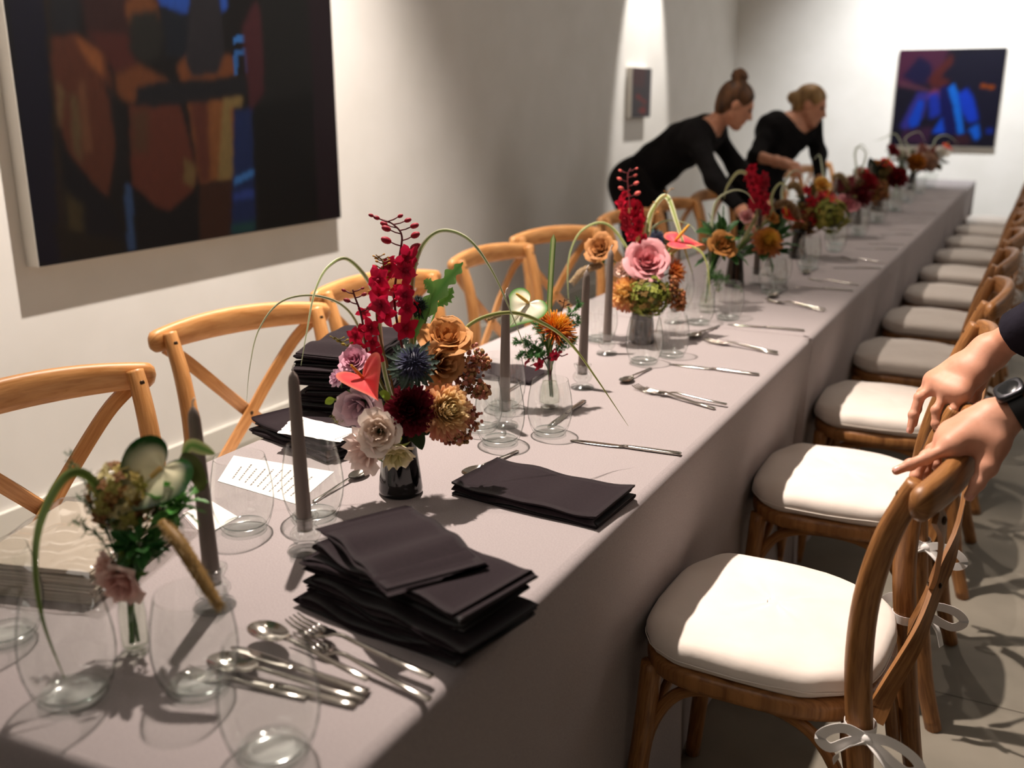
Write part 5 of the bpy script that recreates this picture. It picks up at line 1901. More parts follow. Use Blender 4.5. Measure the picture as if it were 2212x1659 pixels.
grass('folded variegated grass blade pointing down to the sixth candle', M3, [P(1398, 500, d3 + .03), P(1412, 450, d3 + .03), P(1440, 424, d3 + .03), P(1462, 480, d3 + .01), P(1480, 540, d3), P(1496, 592, d3)], 0.0072, None, s(150, 164, 92), s(216, 220, 178), taper=0.6)
grass('grass blade looping over the caramel rose', M3, [P(1365, 560, d3 + .02), P(1330, 500, d3 + .02), P(1296, 481, d3 + .01), P(1255, 500, d3), P(1232, 545, d3), P(1226, 600, d3), P(1230, 670, d3)], 0.0044, None, s(140, 156, 88), s(196, 206, 150))
grass('low grass blade curving over the glass by the sixth candle', M3, [P(1440, 560, d3), P(1480, 532, d3 - .01), P(1515, 545, d3 - .02), P(1530, 585, d3 - .02), P(1533, 640, d3 - .02)], 0.0046, None, s(150, 158, 74), s(200, 204, 140))
grass('thin pale grass blade arched behind the coral-pink anthurium', M3, [P(1400, 520, d3 + .04), P(1418, 486, d3 + .05), P(1450, 476, d3 + .06), P(1490, 486, d3 + .07), P(1505, 505, d3 + .07)], 0.0040, None, s(150, 160, 120), s(200, 206, 170))
foxtail('tan foxtail under the caramel rose by the fifth candle', M3, [P(1350, 600, d3), P(1325, 575, d3)], [P(1300, 572, d3), P(1262, 585, d3), P(1236, 612, d3)], 0.010, s(150, 122, 90), 8)

# ================================================================ F4: leafy posy with one caramel rose
M4 = bud_vase('clear bud vase under the leafy posy with one caramel rose', -0.905, 2.985, 1.05)
d4 = depth_of(M4)
rose('single caramel rose among dark green leaves', M4, P(1560, 530, d4 - .03), facing(0.1, 0.45, 0.8), 0.050, s(156, 98, 42), s(186, 130, 72), 20, 1.0, 0.02, 41)
bushy('broad dark green leaves around the single caramel rose', M4, P(1558, 520, d4 + .02), 0.075, 26, 0.075, 0.017, s(36, 72, 34), s(62, 104, 54), 3)
fern('dark moss-like greenery at the mouth of the leafy posy vase', M4, [(P(1545, 600, d4 - .02), 0.03), (P(1570, 605, d4 - .03), 0.03), (P(1555, 625, d4 - .03), 0.028), (P(1600, 625, d4), .02)], s(34, 70, 30), 12, need=0.011, dens=24)
grass('grass blade arching over the leafy posy before the server', M4, [P(1535, 520, d4 + .02), P(1545, 440, d4 + .03), P(1580, 412, d4 + .04), P(1612, 416, d4 + .05), P(1630, 440, d4 + .06)], 0.0048, None, s(160, 164, 128), s(206, 206, 176))

# ================================================================ F5: black vase with the red plume
M5 = dark_vase('small black vase with a red plume and a yellow mum', -0.955, 3.475, M_BLACKGLASS, 0.95) + Vector((0, 0, -0.004))
d5 = depth_of(M5)
orchid('dense crimson orchid plume by the hand of the bending server', M5, [P(1640, 500, d5), P(1636, 440, d5), P(1632, 400, d5), P(1632, 376, d5)], [0.55 + 0.018 * i for i in range(24)], [], 0.026, s(176, 18, 44), s(150, 28, 44), 14)
mum('amber mum with yellow centre over the small black vase', M5, P(1656, 525, d5 - .04), facing(0.1, 0.35, 0.9), 0.060, [s(246, 214, 84), s(226, 166, 76), s(200, 122, 96)], 170, 1.8, 15, False, 0.13, 0.3)
anthurium('red anthurium to the aisle side of the crimson plume', M5, P(1700, 468, d5), facing(0.2, 0.75, 0.5), facing(-0.8, 0.2, 0.0), 0.080, 0.040, s(206, 44, 40), s(214, 70, 50), s(214, 150, 60), spad_dir=facing(-0.3, 0.8, 0.3), spad_len=0.04)
rose('soft pink bloom on the wall side of the amber mum', M5, P(1612, 468, d5), facing(-0.4, 0.4, 0.7), 0.032, s(214, 140, 140), s(226, 172, 172), 12, 1.0, 0.06, 51, name='lisianthus')
rose('small ochre bloom under the crimson plume', M5, P(1668, 470, d5), facing(0.2, 0.5, 0.7), 0.030, s(190, 120, 50), s(206, 146, 76), 12, 1.0, 0.06, 52, name='lisianthus')
bushy('dark green leaves below the amber mum', M5, P(1655, 530, d5 + .01), 0.085, 22, 0.075, 0.017, s(36, 72, 34), s(62, 104, 54), 4)
foxtail('brown foxtail curling over the red anthurium', M5, [P(1668, 480, d5)], [P(1672, 446, d5), P(1695, 438, d5), P(1716, 452, d5), P(1724, 478, d5)], 0.014, s(120, 84, 50), 9)
grass('pale grass blade hooked over the server sleeve', M5, [P(1640, 450, d5), P(1620, 385, d5), P(1595, 372, d5), P(1570, 405, d5), P(1564, 430, d5)], 0.0070, None, s(164, 168, 110), s(206, 208, 166), taper=0.6)
grass('grass blade arched on the aisle side of the crimson plume', M5, [P(1660, 470, d5), P(1668, 420, d5), P(1685, 396, d5), P(1700, 405, d5), P(1706, 430, d5)], 0.0062, None, s(160, 166, 108), s(200, 204, 160))

# ================================================================ F6-F11: arrangements further along
def far_set(idx, x, y, dark, flowers, blades):
    o = ORD[idx]
    if dark:
        Mv = dark_vase('black tapered vase, %s arrangement from the near end' % o, x, y, M_BLACKGLASS, 0.95) + Vector((0, 0, -0.004))
    else:
        Mv = bud_vase('clear bud vase, %s arrangement from the near end' % o, x, y, 1.05)
    d = depth_of(Mv)
    cx, cy = sum(a[1] for a in flowers) / len(flowers), sum(a[2] for a in flowers) / len(flowers)
    bushy('olive and bronze foliage behind the blooms, %s arrangement from the near end' % o, Mv, P(cx, cy + 14, d + 0.03), 0.085, 26, 0.07, 0.015, s(84, 74, 40), s(104, 90, 50), idx)
    for i, a in enumerate(flowers):
        kind, px, py, R, cols = a[:5]
        R = R * (1.3 if kind in ('mum', 'rose', 'hyd', 'thi') else 1.1)
        lab = a[5] + ', %s arrangement from the near end' % o
        H = P(px, py, d - 0.03 + 0.03 * (i % 3))
        F = facing(0.4 * math.sin(i * 2.1), 0.4, 0.8)
        if kind == 'mum':
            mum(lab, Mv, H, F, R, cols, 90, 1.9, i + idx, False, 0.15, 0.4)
        elif kind == 'rose':
            rose(lab, Mv, H, F, R, cols[0], cols[1], 15, 1.0, 0.04, i + idx)
        elif kind == 'hyd':
            hydrangea(lab, Mv, H, F, R, cols, 60, 0.28, i + idx)
        elif kind == 'ant':
            anthurium(lab, Mv, H, facing(0.2, 0.7, 0.5), facing(-0.8, 0.3, 0.0), R * 2.2, R, cols[0], cols[1], s(214, 160, 70))
        elif kind == 'orc':
            base = P(px, py + 55 * 3.5 / d, d)
            orchid(lab, Mv, [base, P(px + 2, py, d)], [0.5, 0.56, 0.62, 0.68, 0.74, 0.8, 0.86, 0.92, 0.96], [], R, cols[0], cols[0], i + idx)
        elif kind == 'fern':
            fern(lab, Mv, [(H, 0.03), (H + Vector((.03, 0, -.03)), 0.03), (H + Vector((-.03, 0, -.02)), 0.03)], cols[0], i + idx, need=0.012, dens=16)
        elif kind == 'fox':
            foxtail(lab, Mv, [P(px - 20, py + 25, d)], [P(px - 10, py + 5, d), P(px + 5, py, d), P(px + 20, py + 18, d)], R, cols[0], i + idx)
        elif kind == 'thi':
            thistle(lab, Mv, H, F, R, cols[0], seed=i)
        elif kind == 'leaf':
            leafy(lab, Mv, [[P(px, py + 40, d), P(px - 10, py + 15, d), P(px - 16, py - 10, d)], [P(px, py + 40, d), P(px + 12, py + 12, d), P(px + 22, py - 4, d)]], R, cols[0])
    for i, b in enumerate(blades):
        pts = [P(bx, by, d + 0.02) for bx, by in b]
        grass('pale grass blade number %s over the %s arrangement' % (['one', 'two', 'three'][i], o) if False else ('pale arching grass blade, %s arrangement from the near end' % o if len(blades) == 1 else ['taller', 'shorter'][i] + ' pale grass blade, %s arrangement from the near end' % o), Mv, pts, 0.006, None, s(176, 184, 150), s(206, 212, 190))


RED, BURG = s(180, 30, 36), s(96, 20, 28)
far_set(5, -0.90, 4.235, True, [
    ('orc', 1752, 408, 0.024, [s(178, 30, 44)], 'red orchid spray'),
    ('ant', 1785, 428, 0.042, [s(206, 48, 44), s(214, 80, 60)], 'coral red anthurium'),
    ('hyd', 1742, 470, 0.062, [s(132, 92, 52), s(118, 70, 40), s(150, 120, 62)], 'rusty brown hydrangea'),
    ('hyd', 1795, 465, 0.058, [s(138, 138, 56), s(112, 116, 44), s(160, 150, 72)], 'olive green hydrangea'),
    ('thi', 1748, 440, 0.028, [s(60, 62, 84)], 'dark blue sea holly'),
    ('rose', 1775, 400, 0.030, [s(196, 132, 50), s(206, 160, 76)], 'ochre bloom'),
    ('fox', 1712, 400, 0.013, [s(130, 96, 56)], 'brown foxtail')], [[(1690, 430), (1700, 385), (1722, 368), (1742, 390)]])
far_set(6, -0.90, 4.93, False, [
    ('rose', 1831, 442, 0.045, [s(182, 92, 104), s(206, 140, 146)], 'dusty pink rose'),
    ('mum', 1856, 425, 0.050, [s(80, 16, 24), BURG, s(120, 40, 44)], 'burgundy mum'),
    ('rose', 1815, 405, 0.036, [s(150, 110, 84), s(186, 150, 124)], 'taupe bloom'),
    ('leaf', 1822, 385, 0.024, [s(108, 30, 38)], 'dark red leaves'),
    ('fern', 1836, 400, 0.03, [s(96, 104, 66)], 'grey-green fern'),
    ('fox', 1810, 380, 0.014, [s(140, 116, 80)], 'tan foxtail')], [[(1782, 400), (1776, 360), (1770, 335), (1758, 345)]])
far_set(7, -0.90, 5.60, True, [
    ('mum', 1872, 400, 0.055, [s(120, 22, 32), s(140, 24, 34), s(110, 20, 30)], 'crimson mum'),
    ('hyd', 1895, 415, 0.055, [s(150, 92, 44), s(120, 70, 38), s(132, 96, 50)], 'copper hydrangea'),
    ('rose', 1862, 380, 0.040, [s(196, 30, 44), s(206, 50, 60)], 'red rose'),
    ('rose', 1845, 395, 0.038, [s(190, 170, 150), s(214, 196, 180)], 'cream bloom'),
    ('fern', 1858, 360, 0.03, [s(88, 112, 66)], 'soft green fern')], [[(1850, 370), (1848, 330), (1862, 312), (1880, 335)], [(1862, 370), (1870, 330), (1850, 318), (1842, 340)]])
far_set(8, -0.90, 6.35, True, [
    ('mum', 1935, 385, 0.060, [s(110, 18, 26), s(126, 20, 30), BURG], 'deep red mum'),
    ('ant', 1912, 356, 0.048, [s(216, 40, 40), s(222, 90, 50)], 'bright red anthurium'),
    ('rose', 1893, 362, 0.042, [s(184, 100, 40), s(200, 130, 60)], 'orange bloom'),
    ('leaf', 1895, 350, 0.03, [s(40, 44, 28)], 'dark leaves'),
    ('hyd', 1918, 380, 0.05, [s(120, 96, 50), s(96, 84, 44)], 'brown hydrangea')], [])
far_set(9, -0.90, 7.15, False, [
    ('mum', 1978, 352, 0.055, [s(196, 130, 40), s(176, 108, 36), s(150, 84, 40)], 'golden orange mum'),
    ('rose', 1930, 326, 0.040, [s(100, 20, 28), s(120, 28, 36)], 'maroon bloom'),
    ('rose', 1950, 335, 0.040, [s(216, 206, 190), s(232, 226, 214)], 'white bloom'),
    ('fern', 1955, 340, 0.034, [s(84, 110, 54)], 'green fern')], [[(1950, 330), (1935, 290), (1905, 300), (1888, 305)], [(1965, 330), (1955, 300), (1985, 285), (2000, 310)]])
far_set(10, -0.90, 8.0, True, [
    ('hyd', 2005, 350, 0.062, [s(160, 120, 100), s(140, 96, 70), s(176, 140, 120)], 'dusty brown hydrangea'),
    ('leaf', 2005, 318, 0.036, [s(120, 56, 40)], 'rust brown leaves'),
    ('rose', 1995, 326, 0.042, [s(176, 140, 130), s(200, 170, 160)], 'pale mauve bloom'),
    ('rose', 2036, 330, 0.042, [s(220, 212, 196), s(236, 230, 220)], 'white bloom'),
    ('ant', 2042, 318, 0.035, [s(222, 72, 60), s(226, 120, 90)], 'small coral anthurium'),
    ('fern', 2030, 345, 0.03, [s(96, 118, 66)], 'green fern')], [[(2010, 330), (2022, 300), (2045, 292), (2070, 310)]])

# ================================================================ people
def seg_d(P_, a, b, ra, rb):
    a, b = np.array(a, np.float32), np.array(b, np.float32)
    pa, ba = P_ - a, b - a
    h = np.clip((pa @ ba) / max(1e-9, float(ba @ ba)), 0, 1)
    return np.linalg.norm(pa - h[..., None] * ba, axis=-1) - (ra + (rb - ra) * h)


def ell_d(P_, c, R, rad):
    """ellipsoid with axes in the rows of R"""
    q = (P_ - np.array(c, np.float32)) @ np.array(R, np.float32).T
    rad = np.array(rad, np.float32)
    k0 = np.linalg.norm(q / rad, axis=-1)
    k1 = np.linalg.norm(q / (rad * rad), axis=-1)
    return k0 * (k0 - 1.0) / np.maximum(k1, 1e-6)


def smin(a, b, k):
    h = np.maximum(k - np.abs(a - b), 0) / k
    return np.minimum(a, b) - h * h * k * 0.25


def union(P_, prims, k):
    """prims: ('s', a, b, ra, rb[, k]) or ('e', c, R, rad[, k])"""
    d = None
    for p in prims:
        kk = p[5] if p[0] == 's' and len(p) > 5 else (p[4] if p[0] == 'e' and len(p) > 4 else k)
        e = seg_d(P_, *p[1:5]) if p[0] == 's' else ell_d(P_, *p[1:4])
        d = e if d is None else smin(d, e, kk)
    return d


def bounds(prims, pad):
    lo, hi = np.full(3, 1e9), np.full(3, -1e9)
    for p in prims:
        if p[0] == 's':
            for q, r in ((p[1], p[3]), (p[2], p[4])):
                lo, hi = np.minimum(lo, np.array(q) - r), np.maximum(hi, np.array(q) + r)
        else:
            r = max(p[3])
            lo, hi = np.minimum(lo, np.array(p[1]) - r), np.maximum(hi, np.array(p[1]) + r)
    return lo - pad, hi + pad


def surface_nets(fn, lo, hi, h):
    n = np.ceil((np.array(hi) - np.array(lo)) / h).astype(int) + 1
    ax = [np.float32(lo[i]) + np.float32(h) * np.arange(n[i], dtype=np.float32) for i in range(3)]
    V = np.empty(n, np.float32)
    for i in range(n[0]):
        Y, Z = np.meshgrid(ax[1], ax[2], indexing='ij')
        V[i] = fn(np.stack([np.full_like(Y, ax[0][i]), Y, Z], -1))
    sg = V < 0
    c = [(i, j, k) for i in (0, 1) for j in (0, 1) for k in (0, 1)]
    sl = lambda A, o: A[o[0]:A.shape[0] - 1 + o[0], o[1]:A.shape[1] - 1 + o[1], o[2]:A.shape[2] - 1 + o[2]]
    cnt = sum(sl(sg, o).astype(np.int8) for o in c)
    act = (cnt > 0) & (cnt < 8)
    idx = np.full(act.shape, -1, np.int64)
    ids = np.argwhere(act)
    idx[act] = np.arange(len(ids))
    acc, wt = np.zeros((len(ids), 3)), np.zeros(len(ids))
    for a in range(8):
        for b in range(a + 1, 8):
            if sum(abs(c[a][q] - c[b][q]) for q in range(3)) != 1:
                continue
            va, vb = sl(V, c[a])[act], sl(V, c[b])[act]
            m = (va < 0) != (vb < 0)
            t = np.where(m, va / np.where(m, va - vb, 1), 0)[:, None]
            acc += m[:, None] * (np.array(c[a]) + (np.array(c[b]) - np.array(c[a])) * t)
            wt += m
    verts = (ids + acc / wt[:, None]) * h + np.array(lo)
    faces = []
    for axn in range(3):
        o1, o2 = (axn + 1) % 3, (axn + 2) % 3
        s0 = [slice(None)] * 3
        s1 = [slice(None)] * 3
        s0[axn], s1[axn] = slice(0, -1), slice(1, None)
        A_, B_ = sg[tuple(s0)], sg[tuple(s1)]
        e = np.argwhere(A_ != B_)
        ok = (e[:, o1] > 0) & (e[:, o2] > 0) & (e[:, o1] < act.shape[o1]) & (e[:, o2] < act.shape[o2])
        e = e[ok]
        fl = A_[tuple(e.T)]
        q = []
        for d1, d2 in ((1, 1), (0, 1), (0, 0), (1, 0)):
            g = e.copy()
            g[:, o1] -= d1
            g[:, o2] -= d2
            q.append(idx[tuple(g.T)])
        q = np.stack(q, 1)
        q[~fl] = q[~fl][:, ::-1]
        faces.append(q[(q >= 0).all(1)])
    return verts, np.concatenate(faces)


def sdf_obj(name, fn, lo, hi, h, mat, parent, root, colfn=None):
    v, f = surface_nets(fn, lo, hi, h)
    m = MB()
    cols = colfn(v) if colfn is not None else None
    m.add(v.tolist(), f.tolist(), 0, cols)
    return m.build(name, mat, parent, world_root=root)


def skin_mat(name, c1, c2):
    return noise_vary(pmat(name, c1, 0.5, spec=0.35, sss=0.12), c1, c2, 26, 4, bump=0.12, bscale=260, dist=0.0008)


M_SKIN = skin_mat('skin', s(206, 146, 118), s(222, 164, 138))
M_SKIN2 = skin_mat('skin_warm', s(198, 138, 108), s(212, 154, 124))
M_NAIL = pmat('nail', s(222, 162, 146), 0.25, spec=0.5)
M_BLACK = noise_vary(pmat('black_cotton', s(17, 15, 16), 0.9, spec=0.15), s(14, 12, 13), s(22, 20, 21), 9, 4, bump=0.5, bscale=22, dist=0.012)
M_BLACK2 = noise_vary(pmat('black_twill', s(26, 23, 22), 0.9, spec=0.15), s(22, 19, 18), s(30, 27, 25), 7, 4, bump=0.4, bscale=16, dist=0.012)
M_NAVY = noise_vary(pmat('dark_navy_cotton', s(30, 27, 38), 0.9, spec=0.15), s(26, 23, 33), s(34, 31, 42), 12, 4, bump=0.4, bscale=40, dist=0.006)
M_HAIR1 = noise_vary(pmat('brown_hair', s(84, 54, 30), 0.5, spec=0.4), s(58, 37, 22), s(118, 78, 44), 30, 4, stretch=(1, 1, 0.25), bump=0.5, bscale=90, dist=0.003)
M_HAIR2 = noise_vary(pmat('blond_hair', s(146, 112, 66), 0.5, spec=0.4), s(118, 88, 50), s(168, 132, 82), 30, 4, stretch=(1, 1, 0.25), bump=0.5, bscale=90, dist=0.003)
M_HAIR3 = pmat('dark_short_hair', s(40, 30, 24), 0.6)
M_EYE = pmat('eye_dark', s(34, 26, 22), 0.2)
M_LIP = pmat('lips', s(178, 100, 88), 0.45)
M_SHOE = pmat('black_shoe', s(18, 17, 17), 0.5)


def head_axes(f, u):
    f = Vector(f).normalized()
    u = (Vector(u) - f * Vector(u).dot(f)).normalized()
    return f.cross(u), f, u


def human(name, label, root, J, skin, hair, cloth_top, cloth_leg, bun=None, sleeve=1.0, group=None, h=0.010, female=True, hands=True, low_bun=False, apron=False, neckline=0.80):
    root = Vector(root)
    t = thing(name, label, 'person', root, 0, group)
    g = {k: Vector(v) for k, v in J.items() if k not in ('hf', 'hu')}
    hr, hf, hu = head_axes(J['hf'], J['hu'])
    R = [tuple(hr), tuple(hf), tuple(hu)]
    C = g['head']
    L = lambda x, y, z: tuple(C + hr * x + hf * y + hu * z)
    k = 0.94 if female else 1.0
    ch, pe, nk = g['chest'], g['pelvis'], g['neck']
    sl, sr = g['shl'], g['shr']
    mid = (sl + sr) / 2
    tors = [('s', pe, pe.lerp(ch, 0.5), 0.115 * k, 0.108 * k), ('s', pe.lerp(ch, 0.5), ch, 0.108 * k, 0.120 * k),
            ('s', pe.lerp(g['hipl'], 1.1), pe.lerp(g['hipr'], 1.1), 0.098, 0.098), ('s', mid.lerp(sl, 0.62), mid.lerp(sr, 0.62), 0.082 * k, 0.082 * k),
            ('s', ch.lerp(sl, 0.45), ch.lerp(sr, 0.45), 0.098 * k, 0.098 * k), ('s', sl, sr, 0.052 * k, 0.052 * k), ('s', mid, nk, 0.062, 0.048)]
    arms = {}
    for q, (a, b, c) in {'l': ('shl', 'ell', 'wrl'), 'r': ('shr', 'elr', 'wrr')}.items():
        arms[q] = [('s', g[a], g[b], 0.050 * k, 0.039 * k), ('s', g[b], g[c], 0.040 * k, 0.025 * k)]
    legs = []
    for q in 'lr':
        legs += [('s', g['hip' + q], g['kn' + q], 0.086, 0.056), ('s', g['kn' + q], g['an' + q], 0.056, 0.036)]
    feet = [('s', g['an' + q], g['to' + q], 0.040, 0.032) for q in 'lr']
    headp = [('e', L(0, -.012, .035), R, (.074, .093, .084)), ('e', L(0, .030, -.030), R, (.057, .060, .084)), ('s', L(0, .060, -.098), L(0, .064, -.100), .021, .021),
             ('s', L(.044, .008, -.055), L(.018, .056, -.096), .020, .018), ('s', L(-.044, .008, -.055), L(-.018, .056, -.096), .020, .018),
             ('s', L(0, .086, .008), L(0, .108, -.030), .008, .0125, .012), ('s', L(-.012, .094, -.034), L(.012, .094, -.034), .009, .009, .01),
             ('s', L(-.032, .076, .022), L(.032, .076, .022), .012, .012), ('s', L(-.018, .087, -.058), L(.018, .087, -.058), .0075, .0075, .008), ('s', L(-.015, .084, -.070), L(.015, .084, -.070), .008, .008, .008),
             ('e', L(.075, -.008, -.008), R, (.009, .020, .031), .008), ('e', L(-.075, -.008, -.008), R, (.009, .020, .031), .008),
             ('s', L(0, -.030, -.045), nk, .050 * k, .052 * k)]

    def body(P_):
        d = union(P_, tors + legs, 0.06)
        for q in 'lr':
            d = smin(d, union(P_, arms[q], 0.03), 0.04)
        d = smin(d, union(P_, feet, 0.03), 0.03)
        d = smin(d, union(P_, headp, 0.025), 0.02)
        for sx in (-1, 1):
            e = seg_d(P_, L(sx * .031, .100, .004), L(sx * .033, .098, .004), .010, .010)
            d = np.maximum(d, -e) if False else -smin(-d, e, 0.012)
        return d
    allp = tors + legs + arms['l'] + arms['r'] + feet + headp
    lo, hi = bounds(allp, 0.03)
    sdf_obj('body', body, lo, hi, h, skin, t, root)
    # eyes, brows, lips
    for sx in (-1, 1):
        m = MB()
        m.ball(L(sx * .031, .078, .004), .0115, 10, 8)
        m.build('eye', M_EYE, t, world_root=root)
    # hair
    def hairf(P_):
        d = ell_d(P_, L(0, -.016, .040), R, (.082, .099, .089))
        d = smin(d, ell_d(P_, L(0, -.055, -.02), R, (.064, .05, .075)), 0.04)
        face = ell_d(P_, L(0, .105, -.035), R, (.085, .085, .110))
        d = np.maximum(d, -face)
        for sx in (-1, 1):
            d = np.maximum(d, -ell_d(P_, L(sx * .085, .018, -.035), R, (.03, .045, .055)))
        if bun:
            b0 = L(*bun)
            e = ell_d(P_, b0, R, (.050, .046, .042))
            q = P_ - np.array(b0, np.float32)
            e = e + 0.004 * np.sin(q[..., 0] * 130 + q[..., 2] * 170) * np.sin(q[..., 1] * 120)
            d = smin(d, e, 0.012)
        return d
    lo, hi = bounds([('e', L(0, 0, .04), R, (.16, .16, .19))], 0.01)
    sdf_obj('hair', hairf, lo, hi, 0.006, hair, t, root)
    # shirt
    sleeves = []
    for q, (a, b, c) in {'l': ('shl', 'ell', 'wrl'), 'r': ('shr', 'elr', 'wrr')}.items():
        s_ = sleeve[q] if isinstance(sleeve, dict) else sleeve
        sleeves.append(('s', g[a], g[b], 0.062 * k, 0.052 * k))
        if s_ > 0.02:
            sleeves.append(('s', g[b], g[b].lerp(g[c], s_), 0.052 * k, 0.041 * k))
    up = (mid - pe).normalized()
    upn = np.array(up, np.float32)
    nkd = (nk - mid).normalized()
    ntop = np.array(mid + (nk - mid) * neckline, np.float32)
    nkn = np.array(nkd, np.float32)

    def shirt(P_):
        d = union(P_, tors, 0.06) - 0.016
        for s_ in sleeves:
            d = smin(d, seg_d(P_, *s_[1:5]), 0.035)
        q = P_ - ntop
        along = q @ nkn
        out = np.linalg.norm(q - along[..., None] * nkn, axis=-1) - 0.115
        d = np.maximum(d, -np.maximum(-along, out))                 # neckline
        bot = np.array(pe - up * 0.06, np.float32)
        d = np.maximum(d, -((P_ - bot) @ upn))                      # hem
        return d + 0.0035 * np.sin(P_[..., 0] * 41 + P_[..., 2] * 23) * np.sin(P_[..., 1] * 37 + P_[..., 2] * 29)
    lo, hi = bounds(tors + sleeves, 0.05)
    sdf_obj('shirt', shirt, lo, hi, h, cloth_top, t, root)
    # trousers
    anz = min(g['anl'].z, g['anr'].z) + 0.0

    def trous(P_):
        d = union(P_, [(a, b, c, r1 + 0.018, r2 + 0.022) for a, b, c, r1, r2 in legs] + [('s', pe.lerp(g['hipl'], 1.1), pe.lerp(g['hipr'], 1.1), 0.114, 0.114), ('s', pe, pe + up * 0.07, 0.128 * k, 0.120 * k)], 0.05)
        d = np.maximum(d, anz - 0.03 - P_[..., 2])
        top = np.array(pe + up * 0.10, np.float32)
        return np.maximum(d, (P_ - top) @ upn)
    lo, hi = bounds(legs, 0.16)
    sdf_obj('trousers', trous, lo, hi, h, cloth_leg, t, root)
    if apron:
        # waist apron with a tied band
        def apr(P_):
            a = union(P_, [('s', pe.lerp(g['hipl'], 1.1), pe.lerp(g['hipr'], 1.1), 0.122, 0.122), ('s', pe, pe + up * 0.06, 0.134, 0.126)] + [(z_, b, c, r1 + 0.028, r2 + 0.05) for z_, b, c, r1, r2 in legs[::2]], 0.08)
            top = np.array(pe + up * 0.075, np.float32)
            a = np.maximum(a, (P_ - top) @ upn)
            return np.maximum(a, 0.52 - P_[..., 2])
        sdf_obj('apron', apr, *bounds(legs + tors[:3], 0.14), h, M_BLACK, t, root)
    m = None
    sdf_obj('shoes', lambda P_: np.maximum(union(P_, [(a, b, c, r1 + .008, r2 + .010) for a, b, c, r1, r2 in feet], 0.03), 0.003 - P_[..., 2]), *bounds(feet, 0.03), 0.008, M_SHOE, t, root)
    if hands:
        for q in 'lr':
            hand_auto(t, root, g['el' + q], g['wr' + q], J.get('hd' + q, None), q, skin)
    return t


def hand_prims(W, fingers, thumb, rads, palm_r=0.0165, thenar=True, wrist_r=0.026, fore=None):
    """fingers: four chains of MCP, PIP, DIP, tip"""
    pr = []
    if fore is not None:
        pr.append(('s', fore, W, 0.036, wrist_r, 0.03))
    for ch, r0 in zip(fingers, rads):
        pr.append(('s', Vector(W).lerp(ch[0], 0.12), ch[0], 0.0195, palm_r * (0.78 + 0.22 * r0), 0.024))
    for i in range(3):
        pr.append(('s', fingers[i][0], fingers[i + 1][0], palm_r * .72, palm_r * .72, 0.02))
        pr.append(('s', Vector(W).lerp(fingers[i][0], 0.55), Vector(W).lerp(fingers[i + 1][0], 0.55), palm_r * .95, palm_r * .95, 0.02))
    if thenar:
        pr.append(('s', Vector(W).lerp(thumb[0], 0.35), thumb[1], 0.020, 0.0135, 0.026))
        pr.append(('s', thumb[0], Vector(W).lerp(fingers[0][0], 0.75), 0.016, 0.010, 0.022))
    return pr


def hand_sdf(P_, palm, fingers, thumb, rads):
    d = union(P_, palm, 0.02)
    fd = None
    for ch, r0 in zip(fingers, rads):
        c = None
        for (a, b), (ra, rb) in zip(zip(ch[:-1], ch[1:]), ((0.0096, 0.0088), (0.0088, 0.0078), (0.0078, 0.0064))):
            e = seg_d(P_, a, b, ra * r0, rb * r0)
            c = e if c is None else smin(c, e, 0.004)
        for jn in ch[1:3]:                                            # knuckles
            c = smin(c, seg_d(P_, jn, jn, 0.0093 * r0, 0.0093 * r0), 0.003)
        d = smin(d, c, 0.009) if fd is None else smin(d, c, 0.009)
        fd = c
    c = None
    for (a, b), (ra, rb) in zip(zip(thumb[:-1], thumb[1:]), ((0.0150, 0.0118), (0.0118, 0.0100), (0.0100, 0.0074))):
        e = seg_d(P_, a, b, ra, rb)
        c = e if c is None else smin(c, e, 0.006)
    return smin(d, c, 0.011)


def nail(m, dip, tip, out, r):
    ax = (Vector(tip) - Vector(dip)).normalized()
    o = (Vector(out) - ax * Vector(out).dot(ax)).normalized()
    sd = ax.cross(o)
    pts = []
    for j in range(5):
        for i in range(5):
            u, v = i / 4 * 2 - 1, j / 4
            a = u * 0.85
            p = Vector(tip) - ax * (r * (0.75 - 1.5 * v) * 1.0) + o * (r * 1.03 * math.cos(a)) + sd * (r * 0.98 * math.sin(a))
            if v > 0.7:
                p -= o * r * 0.25 * (v - 0.7) / 0.3
            pts.append(p)
    m.patch(pts, 5, 5)


